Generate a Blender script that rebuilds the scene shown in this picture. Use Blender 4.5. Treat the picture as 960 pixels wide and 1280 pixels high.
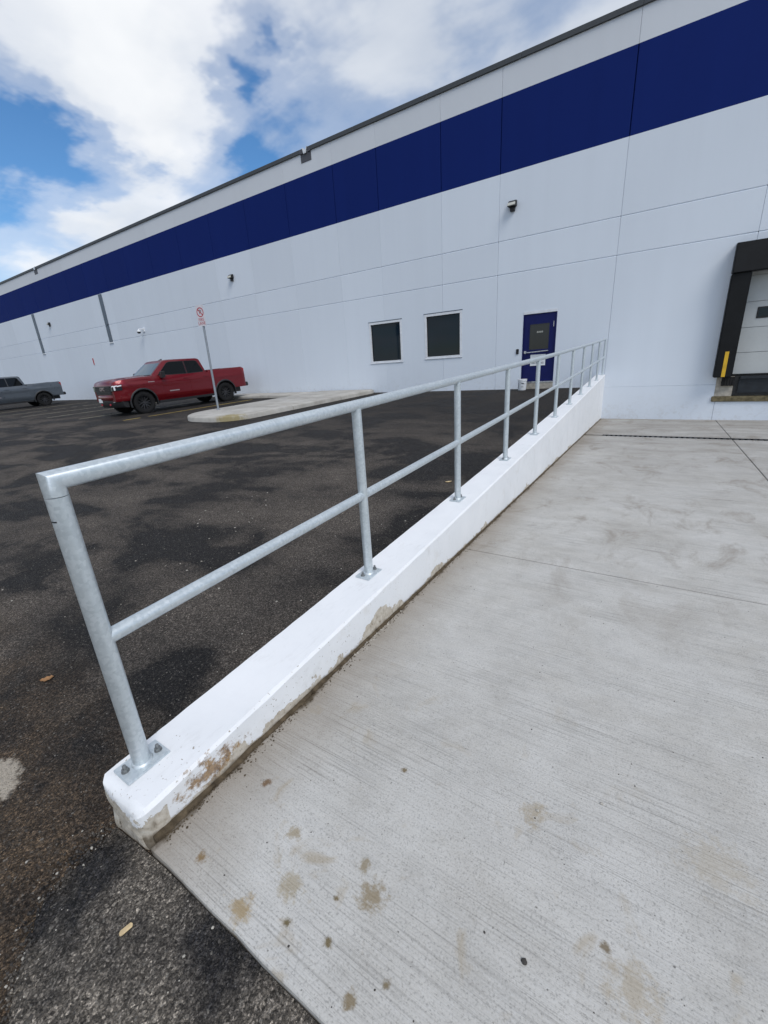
import bpy, bmesh, math, random
from mathutils import Vector, Matrix, noise as mn

random.seed(7)
scene = bpy.context.scene
for o in list(bpy.data.objects):
    bpy.data.objects.remove(o)
COL = scene.collection

# ------------------------------------------------------------------ camera
cam_data = bpy.data.cameras.new('camera')
cam = bpy.data.objects.new('camera', cam_data)
COL.objects.link(cam)
cam_data.sensor_fit = 'HORIZONTAL'
cam_data.sensor_width = 36.0
cam_data.lens = 528.21 / 960.0 * 36.0
cam_data.clip_start = 0.02
cam_data.clip_end = 3000
right = Vector((0.83878, 0.54126, -0.05896))
down = Vector((0.12923, -0.30312, -0.94415))
fwd = Vector((-0.52890, 0.78432, -0.32420))
CAM = Vector((0, 0, 1.5174))
m = Matrix.Identity(4)
for i in range(3):
    m[i][0] = right[i]; m[i][1] = -down[i]; m[i][2] = -fwd[i]; m[i][3] = CAM[i]
cam.matrix_world = m
scene.camera = cam

# ------------------------------------------------------------------ world and sun
SUN_EL, SUN_AZ = 50.0, 118.0          # azimuth from +Y (behind the building) towards +X
sd = Vector((math.sin(math.radians(SUN_AZ)) * math.cos(math.radians(SUN_EL)),
             math.cos(math.radians(SUN_AZ)) * math.cos(math.radians(SUN_EL)),
             math.sin(math.radians(SUN_EL))))
CLOUD = (7.0, 2.0, 0)
world = bpy.data.worlds.new('World')
scene.world = world
world.use_nodes = True
wt = world.node_tree
for n in list(wt.nodes):
    wt.nodes.remove(n)


def N(t, typ, ins=None, **kw):
    n = t.nodes.new(typ)
    for k, v in kw.items():
        setattr(n, k, v)
    if ins:
        for k, v in ins.items():
            s = n.inputs[k]
            if isinstance(v, bpy.types.NodeSocket):
                t.links.new(v, s)
            else:
                s.default_value = v
    return n


def M(t, op, a, b=None, c=None, clamp=False):
    n = t.nodes.new('ShaderNodeMath')
    n.operation = op
    n.use_clamp = clamp
    for i, v in enumerate((a, b, c)):
        if v is None:
            continue
        if isinstance(v, bpy.types.NodeSocket):
            t.links.new(v, n.inputs[i])
        else:
            n.inputs[i].default_value = v
    return n.outputs[0]


def RAMP(t, fac, stops, interp='LINEAR'):
    n = t.nodes.new('ShaderNodeValToRGB')
    cr = n.color_ramp
    cr.interpolation = interp
    while len(cr.elements) < len(stops):
        cr.elements.new(0.5)
    for e, (p, c) in zip(cr.elements, stops):
        e.position = p
        if not isinstance(c, (tuple, list)):
            c = (c, c, c)
        e.color = (c[0], c[1], c[2], 1)
    t.links.new(fac, n.inputs[0])
    return n.outputs[0]


def MIX(t, fac, a, b, blend='MIX'):
    n = t.nodes.new('ShaderNodeMix')
    n.data_type = 'RGBA'
    n.blend_type = blend
    for idx, v in ((0, fac), (6, a), (7, b)):
        if isinstance(v, bpy.types.NodeSocket):
            t.links.new(v, n.inputs[idx])
        elif idx == 0:
            n.inputs[0].default_value = v
        else:
            n.inputs[idx].default_value = (v[0], v[1], v[2], 1)
    return n.outputs[2]


def NOISE(t, vec, scale, detail=4, rough=0.55, dist=0.0):
    n = N(t, 'ShaderNodeTexNoise', {'Scale': scale, 'Detail': detail, 'Roughness': rough, 'Distortion': dist})
    if vec is not None:
        t.links.new(vec, n.inputs['Vector'])
    return n.outputs['Fac']


def MAPV(t, vec, scale=(1, 1, 1), loc=(0, 0, 0), rot=(0, 0, 0)):
    n = N(t, 'ShaderNodeMapping', {'Scale': scale, 'Location': loc, 'Rotation': rot})
    t.links.new(vec, n.inputs['Vector'])
    return n.outputs[0]


sky = N(wt, 'ShaderNodeTexSky', sky_type='NISHITA', sun_disc=False,
        sun_elevation=math.radians(SUN_EL), sun_rotation=math.radians(SUN_AZ))
sky.air_density = 1.0
sky.dust_density = 0.0
sky.ozone_density = 3.0
tc = N(wt, 'ShaderNodeTexCoord')
sep = N(wt, 'ShaderNodeSeparateXYZ', {0: tc.outputs['Generated']})
zc = M(wt, 'ADD', M(wt, 'MAXIMUM', sep.outputs[2], 0.0), 0.16)
px = M(wt, 'DIVIDE', sep.outputs[0], zc)
py = M(wt, 'DIVIDE', sep.outputs[1], zc)
cv = N(wt, 'ShaderNodeCombineXYZ', {0: px, 1: py, 2: 0.0}).outputs[0]
cl_big = NOISE(wt, MAPV(wt, cv, (1.0, 1.0, 1), CLOUD), 0.9, 4, 0.48, 0.25)
cl_mid = NOISE(wt, MAPV(wt, cv, (1.0, 1.0, 1), (4.4, 8.1, 1)), 2.6, 5, 0.55, 0.3)
cl_wisp = NOISE(wt, MAPV(wt, cv, (0.5, 2.0, 1), (1.3, 7.7, 3), (0, 0, 0.75)), 1.8, 4, 0.58, 0.4)
cmix = M(wt, 'ADD', M(wt, 'MULTIPLY', cl_big, 0.62), M(wt, 'ADD', M(wt, 'MULTIPLY', cl_mid, 0.22), M(wt, 'MULTIPLY', cl_wisp, 0.16)))
wn_ = N(wt, 'ShaderNodeTexNoise', {'Vector': cv, 'Scale': 5.0, 'Detail': 4.0, 'Roughness': 0.6})
wv = N(wt, 'ShaderNodeVectorMath', {0: wn_.outputs['Color'], 1: (0.5, 0.5, 0.5)}, operation='SUBTRACT').outputs[0]
wv = N(wt, 'ShaderNodeVectorMath', {0: wv, 1: (0.34, 0.34, 0.0)}, operation='MULTIPLY').outputs[0]
cvw = N(wt, 'ShaderNodeVectorMath', {0: cv, 1: wv}, operation='ADD').outputs[0]
# cloud masses and clear gaps of this sky
for (bx, by, br, amp) in ((-1.10, .70, .30, .12), (-1.30, .86, .15, .10), (-1.47, 1.02, .10, .09), (-.74, 1.18, .26, .13), (-1.62, .68, .19, -.17), (-1.05, 1.01, .085, -.12),
                          (-.90, .97, .06, -.11), (-1.30, 1.22, .10, -.09), (-1.75, .92, .24, -.14), (-2.06, 1.04, .13, .10), (-2.6, .93, .30, .10)):
    dv = N(wt, 'ShaderNodeVectorMath', {0: cvw, 1: (bx, by, 0)}, operation='DISTANCE').outputs['Value']
    gg = M(wt, 'EXPONENT', M(wt, 'MULTIPLY', M(wt, 'POWER', M(wt, 'DIVIDE', dv, br), 2.0), -1.0))
    cmix = M(wt, 'MULTIPLY_ADD', gg, amp, cmix)
cmask = RAMP(wt, cmix, [(0.385, 0.04), (0.475, 0.42), (0.565, 0.88), (0.66, 1.0)], 'EASE')
shade = NOISE(wt, MAPV(wt, cv, (1, 1, 1), (9.2, 4.1, 2)), 1.3, 5, 0.5, 0.2)
ccol = RAMP(wt, shade, [(0.33, (0.44, 0.475, 0.53)), (0.48, (0.565, 0.59, 0.625)), (0.66, (0.69, 0.70, 0.715))])
hsv = N(wt, 'ShaderNodeHueSaturation', {'Saturation': 1.3, 'Value': 1.1, 'Color': sky.outputs[0]})
bg_sky = N(wt, 'ShaderNodeBackground', {'Color': hsv.outputs[0], 'Strength': 0.085})
bg_cl = N(wt, 'ShaderNodeBackground', {'Color': ccol, 'Strength': 1.0})
wmix = N(wt, 'ShaderNodeMixShader', {0: cmask, 1: bg_sky.outputs[0], 2: bg_cl.outputs[0]})
wout = N(wt, 'ShaderNodeOutputWorld', {0: wmix.outputs[0]})

sun_data = bpy.data.lights.new('sun', 'SUN')
sun_data.energy = 1.5
sun_data.angle = math.radians(28)
sun_data.color = (1.0, 0.95, 0.87)
sun = bpy.data.objects.new('sun', sun_data)
COL.objects.link(sun)
sun.rotation_euler = (-sd).to_track_quat('-Z', 'Y').to_euler()

vs = scene.view_settings
vs.view_transform = 'Standard'
vs.look = 'None'
vs.exposure = 0.53
vs.gamma = 1.0
vs.use_curve_mapping = False
scene.render.engine = 'CYCLES'
scene.cycles.max_bounces = 6
scene.cycles.diffuse_bounces = 3
scene.cycles.glossy_bounces = 3
scene.render.resolution_x = 768
scene.render.resolution_y = 1024

# ------------------------------------------------------------------ materials
MATS = {}


def new_mat(name):
    mt = bpy.data.materials.new(name)
    mt.use_nodes = True
    t = mt.node_tree
    b = t.nodes['Principled BSDF']
    MATS[name] = mt
    return mt, t, b


def setin(t, b, k, v):
    s = b.inputs[k]
    if isinstance(v, bpy.types.NodeSocket):
        t.links.new(v, s)
    elif isinstance(v, (tuple, list)):
        s.default_value = (v[0], v[1], v[2], 1)
    else:
        s.default_value = v


def BUMP(t, b, h, strength=0.4, dist=0.01):
    n = N(t, 'ShaderNodeBump', {'Strength': strength, 'Distance': dist})
    t.links.new(h, n.inputs['Height'])
    t.links.new(n.outputs[0], b.inputs['Normal'])


def POS(t):
    return N(t, 'ShaderNodeNewGeometry').outputs['Position']


def plain(name, col, rough=0.5, metal=0.0, var=0.08, scale=6.0, spec=0.5, bump=0.0, coat=0.0):
    mt, t, b = new_mat(name)
    tc_ = N(t, 'ShaderNodeTexCoord').outputs['Object']
    nz = NOISE(t, tc_, scale, 5, 0.6)
    lo = [c * (1 - var) for c in col]
    hi = [min(1, c * (1 + var)) for c in col]
    setin(t, b, 'Base Color', RAMP(t, nz, [(0.3, lo), (0.7, hi)]))
    setin(t, b, 'Roughness', RAMP(t, NOISE(t, tc_, scale * 2.3, 4), [(0.3, max(0, rough - 0.06)), (0.7, min(1, rough + 0.06))]))
    setin(t, b, 'Metallic', metal)
    setin(t, b, 'Specular IOR Level', spec)
    setin(t, b, 'Coat Weight', coat)
    setin(t, b, 'Coat Roughness', 0.04)
    if bump:
        BUMP(t, b, NOISE(t, tc_, scale * 12, 4), bump, 0.004)
    return mt


def wall_paint(name, col, streak):
    mt, t, b = new_mat(name)
    p = POS(t)
    big = NOISE(t, MAPV(t, p, (0.25, 1, 0.25)), 1.0, 4, 0.6)
    st = NOISE(t, MAPV(t, p, (1.6, 1, 0.06)), 1.5, 5, 0.6)
    f = M(t, 'ADD', M(t, 'MULTIPLY', big, 0.5), M(t, 'MULTIPLY', st, 0.5))
    c = RAMP(t, f, [(0.3, [x * (1 - streak) for x in col]), (0.7, col)])
    rnd = N(t, 'ShaderNodeObjectInfo').outputs['Random']
    c = MIX(t, 1.0, c, RAMP(t, rnd, [(0.0, 0.965), (1.0, 1.015)]), 'MULTIPLY')
    # splash dirt close to the ground with speckle
    z = N(t, 'ShaderNodeSeparateXYZ', {0: p}).outputs[2]
    dirt = NOISE(t, p, 7.0, 6, 0.7)
    xw = N(t, 'ShaderNodeSeparateXYZ', {0: p}).outputs[0]
    zz = M(t, 'SUBTRACT', M(t, 'MULTIPLY_ADD', M(t, 'LESS_THAN', xw, -1.81), 0.85, 0.30), z)
    msk = M(t, 'MULTIPLY', RAMP(t, zz, [(0.0, 0.0), (0.85, 1.0)]), RAMP(t, dirt, [(0.5, 0.0), (0.78, 0.42)]))
    c = MIX(t, msk, c, (0.36, 0.31, 0.25))
    setin(t, b, 'Base Color', c)
    setin(t, b, 'Roughness', 0.8)
    setin(t, b, 'Specular IOR Level', 0.10)
    BUMP(t, b, NOISE(t, p, 38.0, 3), 0.12, 0.01)
    return mt


wall_paint('white_wall', (0.71, 0.765, 0.84), 0.05)  # blue light from the sky is put into this white
wall_paint('blue_wall', (0.006, 0.020, 0.140), 0.12)
wall_paint('grey_wall', (0.66, 0.69, 0.735), 0.05)
plain('coping_metal', (0.055, 0.06, 0.065), 0.5, 0.2)
plain('scupper_metal', (0.07, 0.072, 0.085), 0.55, 0.1)
plain('bolt_metal', (0.20, 0.21, 0.215), 0.5, 0.5, 0.2, 40)
plain('shaded_galvanised', (0.27, 0.30, 0.335), 0.5, 0.3, 0.12, 12)  # galvanised tone darkened to paint in the shade on the sign post
plain('bright_metal', (0.62, 0.63, 0.64), 0.3, 0.9)
plain('aluminium', (0.72, 0.74, 0.78), 0.45, 0.1)
plain('strip_metal', (0.10, 0.125, 0.16), 0.45, 0.4)
plain('black_rubber', (0.012, 0.012, 0.013), 0.75, 0, 0.3, 5, 0.3, 0.2)
plain('black_vinyl', (0.005, 0.0055, 0.0065), 0.6, 0, 0.25, 3, 0.25)
plain('black_plastic', (0.014, 0.014, 0.016), 0.5)
plain('dark_steel', (0.018, 0.022, 0.028), 0.55, 0.3, 0.3)
plain('yellow_vinyl', (0.62, 0.37, 0.015), 0.55, 0, 0.15)
plain('dock_door_paint', (0.50, 0.52, 0.52), 0.5, 0, 0.04, 2)
plain('foundation_concrete', (0.40, 0.37, 0.32), 0.9, 0, 0.3, 9, 0.2, 0.4)
plain('mossy_sill', (0.15, 0.125, 0.075), 0.9, 0, 0.5, 14, 0.2, 0.5)
plain('door_blue', (0.004, 0.008, 0.085), 0.5, 0, 0.12, 6, 0.25)
plain('white_plastic', (0.72, 0.74, 0.77), 0.4, 0, 0.05)
plain('white_paper', (0.76, 0.78, 0.80), 0.6, 0, 0.03)
plain('print_black', (0.015, 0.015, 0.02), 0.6)
plain('print_red', (0.42, 0.03, 0.05), 0.55, 0, 0.2, 20)
plain('sign_white', (0.62, 0.60, 0.64), 0.5, 0, 0.05)
plain('lamp_lens', (0.55, 0.55, 0.50), 0.3)
plain('concrete_core', (0.3, 0.3, 0.3), 0.9)
plain('yellow_paint', (0.40, 0.29, 0.07), 0.8, 0, 0.4, 3)
plain('pale_paint', (0.34, 0.31, 0.22), 0.8, 0, 0.4, 3)
plain('tyre_rubber', (0.011, 0.011, 0.012), 0.85, 0, 0.3, 8, 0.3, 0.3)
plain('rim_black', (0.02, 0.02, 0.022), 0.35, 0.3)
plain('rim_grey', (0.06, 0.06, 0.065), 0.35, 0.5)
plain('car_red', (0.155, 0.0035, 0.009), 0.34, 0.45, 0.01, 2, 0.3, 0, 0.6)
plain('car_grey', (0.085, 0.10, 0.118), 0.32, 0.3, 0.01, 2, 0.4, 0, 0.6)
plain('lamp_red', (0.30, 0.01, 0.015), 0.2, 0, 0.1, 8, 0.5, 0, 0.6)
plain('lamp_clear', (0.72, 0.74, 0.76), 0.2, 0.0, 0.08, 10)
plain('badge_metal', (0.42, 0.36, 0.37), 0.35, 0.5)
plain('dry_leaf', (0.30, 0.16, 0.07), 0.8, 0, 0.35, 30)
plain('wood_chip', (0.55, 0.42, 0.24), 0.8, 0, 0.25, 60)
plain('pale_stone', (0.40, 0.375, 0.33), 0.85, 0, 0.4, 25, 0.3, 0.3)
plain('dark_stone', (0.055, 0.05, 0.045), 0.8, 0, 0.4, 25, 0.3, 0.3)
plain('soil', (0.085, 0.065, 0.042), 0.95, 0, 0.5, 30, 0.2, 0.5)


def glass_mat(name, col, rough, spec=0.6):
    mt, t, b = new_mat(name)
    p = POS(t)
    setin(t, b, 'Base Color', RAMP(t, NOISE(t, p, 0.8, 2), [(0.3, [c * 0.8 for c in col]), (0.7, col)]))
    setin(t, b, 'Roughness', rough)
    setin(t, b, 'Specular IOR Level', spec)
    BUMP(t, b, NOISE(t, p, 0.9, 1), 0.03, 0.05)


glass_mat('window_glass', (0.0035, 0.013, 0.024), 0.05, 0.28)
glass_mat('door_glass', (0.016, 0.019, 0.021), 0.15, 0.5)
glass_mat('car_glass', (0.003, 0.004, 0.005), 0.03, 0.3)
glass_mat('windscreen_glass', (0.05, 0.085, 0.095), 0.02, 1.0)  # pale cyan base colour stands in for the reflected sky
MATS['windscreen_glass'].node_tree.nodes['Principled BSDF'].inputs['IOR'].default_value = 1.9


def galvanised():
    mt, t, b = new_mat('galvanised')
    tcn = N(t, 'ShaderNodeTexCoord').outputs['Object']
    vor = N(t, 'ShaderNodeTexVoronoi', {'Scale': 90.0, 'Vector': tcn})
    sp = N(t, 'ShaderNodeSeparateColor', {0: vor.outputs['Color']}).outputs[0]
    st = NOISE(t, MAPV(t, tcn, (30, 30, 5)), 1.0, 5, 0.65)
    big = NOISE(t, tcn, 4.0, 4)
    f = M(t, 'ADD', M(t, 'MULTIPLY', sp, 0.3), M(t, 'ADD', M(t, 'MULTIPLY', st, 0.4), M(t, 'MULTIPLY', big, 0.3)))
    c = RAMP(t, f, [(0.25, (0.49, 0.545, 0.575)), (0.5, (0.57, 0.625, 0.655)), (0.78, (0.67, 0.715, 0.74))])
    setin(t, b, 'Base Color', c)
    setin(t, b, 'Metallic', 0.55)
    setin(t, b, 'Roughness', RAMP(t, f, [(0.25, 0.40), (0.75, 0.50)]))
    BUMP(t, b, f, 0.06, 0.002)


galvanised()


def broom_concrete():
    mt, t, b = new_mat('broom_concrete')
    p = POS(t)
    s = N(t, 'ShaderNodeSeparateXYZ', {0: p})
    X, Y = s.outputs[0], s.outputs[1]
    fine = NOISE(t, MAPV(t, p, (1.6, 165, 1), (0, 0, 0), (0, 0, 0.012)), 1.0, 2, 0.6)
    mid = NOISE(t, MAPV(t, p, (0.9, 52, 1), (3, 0, 0), (0, 0, 0.012)), 1.0, 5, 0.72)
    grain = NOISE(t, p, 170.0, 3, 0.7)
    pit = NOISE(t, p, 62.0, 3, 0.6)
    blot = NOISE(t, p, 1.3, 9, 0.70, 0.3)
    blot2 = NOISE(t, MAPV(t, p, (1.0, 1.5, 1)), 5.0, 9, 0.74, 0.2)
    base = RAMP(t, blot, [(0.30, (0.410, 0.392, 0.358)), (0.5, (0.488, 0.476, 0.448)), (0.70, (0.540, 0.532, 0.510))])
    c = MIX(t, 1.0, base, RAMP(t, blot2, [(0.32, 0.88), (0.5, 0.99), (0.66, 1.06)]), 'MULTIPLY')
    # broom grooves: thin dark lines, denser in bands
    band = RAMP(t, NOISE(t, MAPV(t, p, (0.7, 1.5, 1)), 1.6, 5), [(0.38, 0.12), (0.64, 1.0)])
    gro = RAMP(t, fine, [(0.33, 1.0), (0.48, 0.0)])
    gro2 = RAMP(t, mid, [(0.29, 1.0), (0.41, 0.0)])
    c = MIX(t, M(t, 'MULTIPLY', M(t, 'MULTIPLY', gro, band), 0.62), c, (0.19, 0.183, 0.17))
    c = MIX(t, M(t, 'MULTIPLY', M(t, 'MULTIPLY', gro2, band), 0.80), c, (0.145, 0.138, 0.125))
    c = MIX(t, M(t, 'MULTIPLY', RAMP(t, fine, [(0.58, 0.0), (0.70, 1.0)]), 0.20), c, (0.50, 0.50, 0.49))
    c = MIX(t, M(t, 'MULTIPLY', RAMP(t, grain, [(0.32, 1.0), (0.47, 0.0)]), 0.55), c, (0.15, 0.147, 0.14))
    c = MIX(t, M(t, 'MULTIPLY', RAMP(t, grain, [(0.56, 0.0), (0.70, 1.0)]), 0.45), c, (0.56, 0.56, 0.55))
    c = MIX(t, RAMP(t, pit, [(0.25, 0.8), (0.31, 0.0)]), c, (0.10, 0.095, 0.085))
    # brownish tracks and scuffs further down
    sc_ = NOISE(t, MAPV(t, p, (1.4, 0.7, 1), (4, 2, 0)), 1.7, 9, 0.72, 0.6)
    c = MIX(t, M(t, 'MULTIPLY', RAMP(t, sc_, [(0.52, 0.0), (0.64, 0.6)]), RAMP(t, M(t, 'DIVIDE', Y, 8.0), [(0.22, 0.0), (0.5, 1.0)])), c, (0.235, 0.205, 0.17))
    # dirt washed against the retaining wall
    d = M(t, 'ADD', X, M(t, 'MULTIPLY', Y, 0.0345))
    d = M(t, 'ADD', d, 1.235)                       # distance from the wall face
    wn = NOISE(t, p, 5.0, 6, 0.65)
    e = M(t, 'ADD', d, M(t, 'MULTIPLY', M(t, 'SUBTRACT', wn, 0.5), 0.16))
    c = MIX(t, RAMP(t, e, [(0.0, 0.75), (0.10, 0.5), (0.36, 0.0)]), c, (0.225, 0.185, 0.14))
    c = MIX(t, RAMP(t, e, [(0.004, 1.0), (0.028, 0.0)]), c, (0.075, 0.058, 0.038))
    # tan mud blots
    mb = NOISE(t, p, 6.0, 5, 0.6, 0.6)
    near = RAMP(t, Y, [(0.3, 1.0), (1.6, 0.0)]) if False else RAMP(t, M(t, 'DIVIDE', Y, 4.0), [(0.08, 1.0), (0.5, 0.0)])
    c = MIX(t, M(t, 'MULTIPLY', M(t, 'MULTIPLY', RAMP(t, mb, [(0.60, 0.0), (0.70, 0.75)]), near), 0.8), c, (0.30, 0.235, 0.14))
    stn = M(t, 'MULTIPLY', M(t, 'SUBTRACT', NOISE(t, p, 30.0, 7, 0.75), 0.5), 3.4)
    for (bx, by, br, col, st) in ((-1.083, .70, .024, (.15, .09, .045), .9), (-.835, .385, .045, (.31, .225, .11), .8), (-.666, 1.014, .018, (.15, .11, .055), .9),
                              (-.20, 1.10, .055, (.30, .24, .15), .6), (-1.058, .405, .024, (.20, .13, .055), .9), (-.536, .607, .055, (.22, .165, .085), .75), (-.60, .66, .03, (.2, .15, .07), .7),
                              (.112, .78, .075, (.33, .27, .18), .55), (-.576, .457, .018, (.13, .095, .035), .9), (-.76, .50, .05, (.29, .23, .13), .6), (.30, 1.22, .12, (.35, .30, .22), .40), (-.46, .40, .025, (.17, .12, .05), .8), (-.70, .43, .016, (.12, .09, .035), .9), (-.62, .55, .012, (.14, .1, .04), .9), (-.40, .47, .016, (.15, .11, .05), .85), (-.86, .62, .03, (.27, .21, .12), .7), (.05, .83, .016, (.15, .11, .06), .85)):
        dv = N(t, 'ShaderNodeVectorMath', {0: p, 1: (bx, by, 0)}, operation='SUBTRACT').outputs[0]
        dv = N(t, 'ShaderNodeVectorMath', {0: dv, 1: (1 / br, 1 / br, 0)}, operation='MULTIPLY').outputs[0]
        ln = N(t, 'ShaderNodeVectorMath', {0: dv}, operation='LENGTH').outputs['Value']
        k = M(t, 'ADD', ln, stn)
        c = MIX(t, RAMP(t, M(t, 'MULTIPLY', k, 0.5), [(0.15, st), (0.45, 0.0)]), c, col)
    # grime towards the foot of the ramp
    low = RAMP(t, M(t, 'DIVIDE', Y, 16.0), [(0.30, 0.0), (0.55, 0.55), (1.0, 0.85)])
    g = NOISE(t, MAPV(t, p, (0.45, 1.1, 1)), 1.2, 6, 0.65, 0.3)
    c = MIX(t, M(t, 'MULTIPLY', low, RAMP(t, g, [(0.35, 0.15), (0.68, 0.95)])), c, (0.21, 0.19, 0.165))
    setin(t, b, 'Base Color', c)
    setin(t, b, 'Roughness', 0.86)
    setin(t, b, 'Specular IOR Level', 0.3)
    h = M(t, 'ADD', M(t, 'MULTIPLY', fine, 0.9), M(t, 'ADD', M(t, 'MULTIPLY', mid, 0.5), M(t, 'MULTIPLY', grain, 0.25)))
    BUMP(t, b, h, 0.7, 0.004)


broom_concrete()


def asphalt(name, fresh):
    mt, t, b = new_mat(name)
    p = POS(t)
    s = N(t, 'ShaderNodeSeparateXYZ', {0: p})
    X, Y = s.outputs[0], s.outputs[1]
    vor = N(t, 'ShaderNodeTexVoronoi', {'Scale': 150.0, 'Vector': p})
    cell = N(t, 'ShaderNodeSeparateColor', {0: vor.outputs['Color']}).outputs[0]
    grain = NOISE(t, p, 140.0, 4, 0.7)
    blot = NOISE(t, MAPV(t, p, (0.62, 0.95, 1), (1.55, 0.35, 0), (0, 0, 0.25)), 0.95, 7, 0.55, 0.5)
    blot2 = NOISE(t, p, 2.6, 6, 0.65, 0.3)
    f = M(t, 'ADD', M(t, 'MULTIPLY', blot, 0.8), M(t, 'MULTIPLY', blot2, 0.2))
    wob = M(t, 'MULTIPLY', M(t, 'SUBTRACT', blot2, 0.5), 1.6)
    for (bx, by, rx, ry, amp) in ((-2.65, 1.35, .62, .5, .11), (-2.6, 2.9, .75, .8, .10), (-3.9, 2.75, .8, .45, .10), (-3.35, 1.95, .55, .22, -.12), (-4.7, 1.2, 1.1, .6, -.10), (-8.6, 4.2, 2.6, .45, .10),
                              (-10.5, 3.1, 2.4, .35, .09), (-6.2, 3.6, 1.2, .3, .09), (-7.0, 5.6, 3.5, .6, -.07), (-2.3, 5.4, .8, .9, -.08), (-13.5, 6.6, 3.0, .5, .07), (-2.05, .75, .25, .5, -.10)):
        dv = N(t, 'ShaderNodeVectorMath', {0: p, 1: (bx, by, 0)}, operation='SUBTRACT').outputs[0]
        dv = N(t, 'ShaderNodeVectorMath', {0: dv, 1: (1 / rx, 1 / ry, 0)}, operation='MULTIPLY').outputs[0]
        ln = M(t, 'ADD', N(t, 'ShaderNodeVectorMath', {0: dv}, operation='LENGTH').outputs['Value'], wob)
        f = M(t, 'MULTIPLY_ADD', RAMP(t, ln, [(0.35, 1.0), (1.0, 0.0)], 'EASE'), amp, f)
    # dusty dry areas against damp dark ones
    dusty = RAMP(t, f, [(0.455, 0.0), (0.515, 0.55), (0.62, 1.0)])
    nearwall = RAMP(t, M(t, 'DIVIDE', Y, 12.0), [(0.45, 1.0), (0.85, 0.25)])
    dusty = M(t, 'MULTIPLY', dusty, nearwall)
    c = MIX(t, dusty, (0.0115, 0.0105, 0.0108), (0.118, 0.101, 0.086))
    if fresh:
        c = MIX(t, RAMP(t, NOISE(t, MAPV(t, p, (1, 1, 1), (.4, .2, 0)), 2.6, 5, 0.6), [(0.42, 0.0), (0.6, 1.0)]), (0.026, 0.025, 0.026), (0.200, 0.175, 0.145))
    else:
        nearm = M(t, 'MULTIPLY', RAMP(t, M(t, 'DIVIDE', Y, 2.0), [(0.06, 1.0), (0.40, 0.0)]), RAMP(t, NOISE(t, p, 2.8, 6, 0.65), [(0.36, 0.0), (0.56, 0.95)]))
        c = MIX(t, nearm, c, (0.095, 0.065, 0.040))
    v2 = N(t, 'ShaderNodeTexVoronoi', {'Scale': 135.0, 'Vector': p})
    cell2 = N(t, 'ShaderNodeSeparateColor', {0: v2.outputs['Color']}).outputs[1]
    v3 = N(t, 'ShaderNodeTexVoronoi', {'Scale': 240.0, 'Vector': p})
    cell3 = N(t, 'ShaderNodeSeparateColor', {0: v3.outputs['Color']}).outputs[2]
    c = MIX(t, 1.0, c, RAMP(t, cell2, [(0.0, 0.40), (0.7, 1.0), (1.0, 2.1)]), 'MULTIPLY')
    c = MIX(t, 1.0, c, RAMP(t, cell3, [(0.0, 0.45), (0.7, 1.0), (1.0, 2.1)]), 'MULTIPLY')
    g2 = NOISE(t, p, 70.0, 3, 0.65)
    g3 = NOISE(t, p, 230.0, 3, 0.65)
    if not fresh:                                   # silt left by a dried puddle at the lot's edge
        dv = N(t, 'ShaderNodeVectorMath', {0: p, 1: (-2.13, 0.185, 0)}, operation='SUBTRACT').outputs[0]
        ln = N(t, 'ShaderNodeVectorMath', {0: MAPV(t, dv, (7.0, 15.0, 0))}, operation='LENGTH').outputs['Value']
        ln = M(t, 'ADD', ln, M(t, 'MULTIPLY', M(t, 'SUBTRACT', NOISE(t, p, 11.0, 6, 0.7), 0.5), 2.6))
        c = MIX(t, RAMP(t, ln, [(0.72, 0.95), (1.0, 0.0)]), c, (0.50, 0.44, 0.36))
    c = MIX(t, M(t, 'MULTIPLY', RAMP(t, g2, [(0.52, 0.0), (0.66, 1.0)]), 0.30), c, (0.135, 0.12, 0.105))
    c = MIX(t, M(t, 'MULTIPLY', RAMP(t, g3, [(0.54, 0.0), (0.68, 1.0)]), 0.45), c, (0.16, 0.145, 0.13))
    c = MIX(t, RAMP(t, cell, [(0.975, 0.0), (0.99, 0.6)]), c, (0.26, 0.24, 0.21))
    c = MIX(t, M(t, 'MULTIPLY', RAMP(t, grain, [(0.34, 1.0), (0.47, 0.0)]), 0.45), c, (0.007, 0.007, 0.007))
    c = MIX(t, M(t, 'MULTIPLY', RAMP(t, g2, [(0.32, 1.0), (0.44, 0.0)]), 0.35), c, (0.008, 0.008, 0.008))
    setin(t, b, 'Base Color', c)
    setin(t, b, 'Roughness', RAMP(t, f, [(0.4, 0.70), (0.56, 0.92)]))
    setin(t, b, 'Specular IOR Level', 0.18)
    h = M(t, 'ADD', M(t, 'MULTIPLY', vor.outputs['Distance'], -0.8), M(t, 'ADD', grain, g2))
    BUMP(t, b, h, 0.9, 0.008)


asphalt('asphalt', False)
asphalt('asphalt_patch', True)


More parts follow.
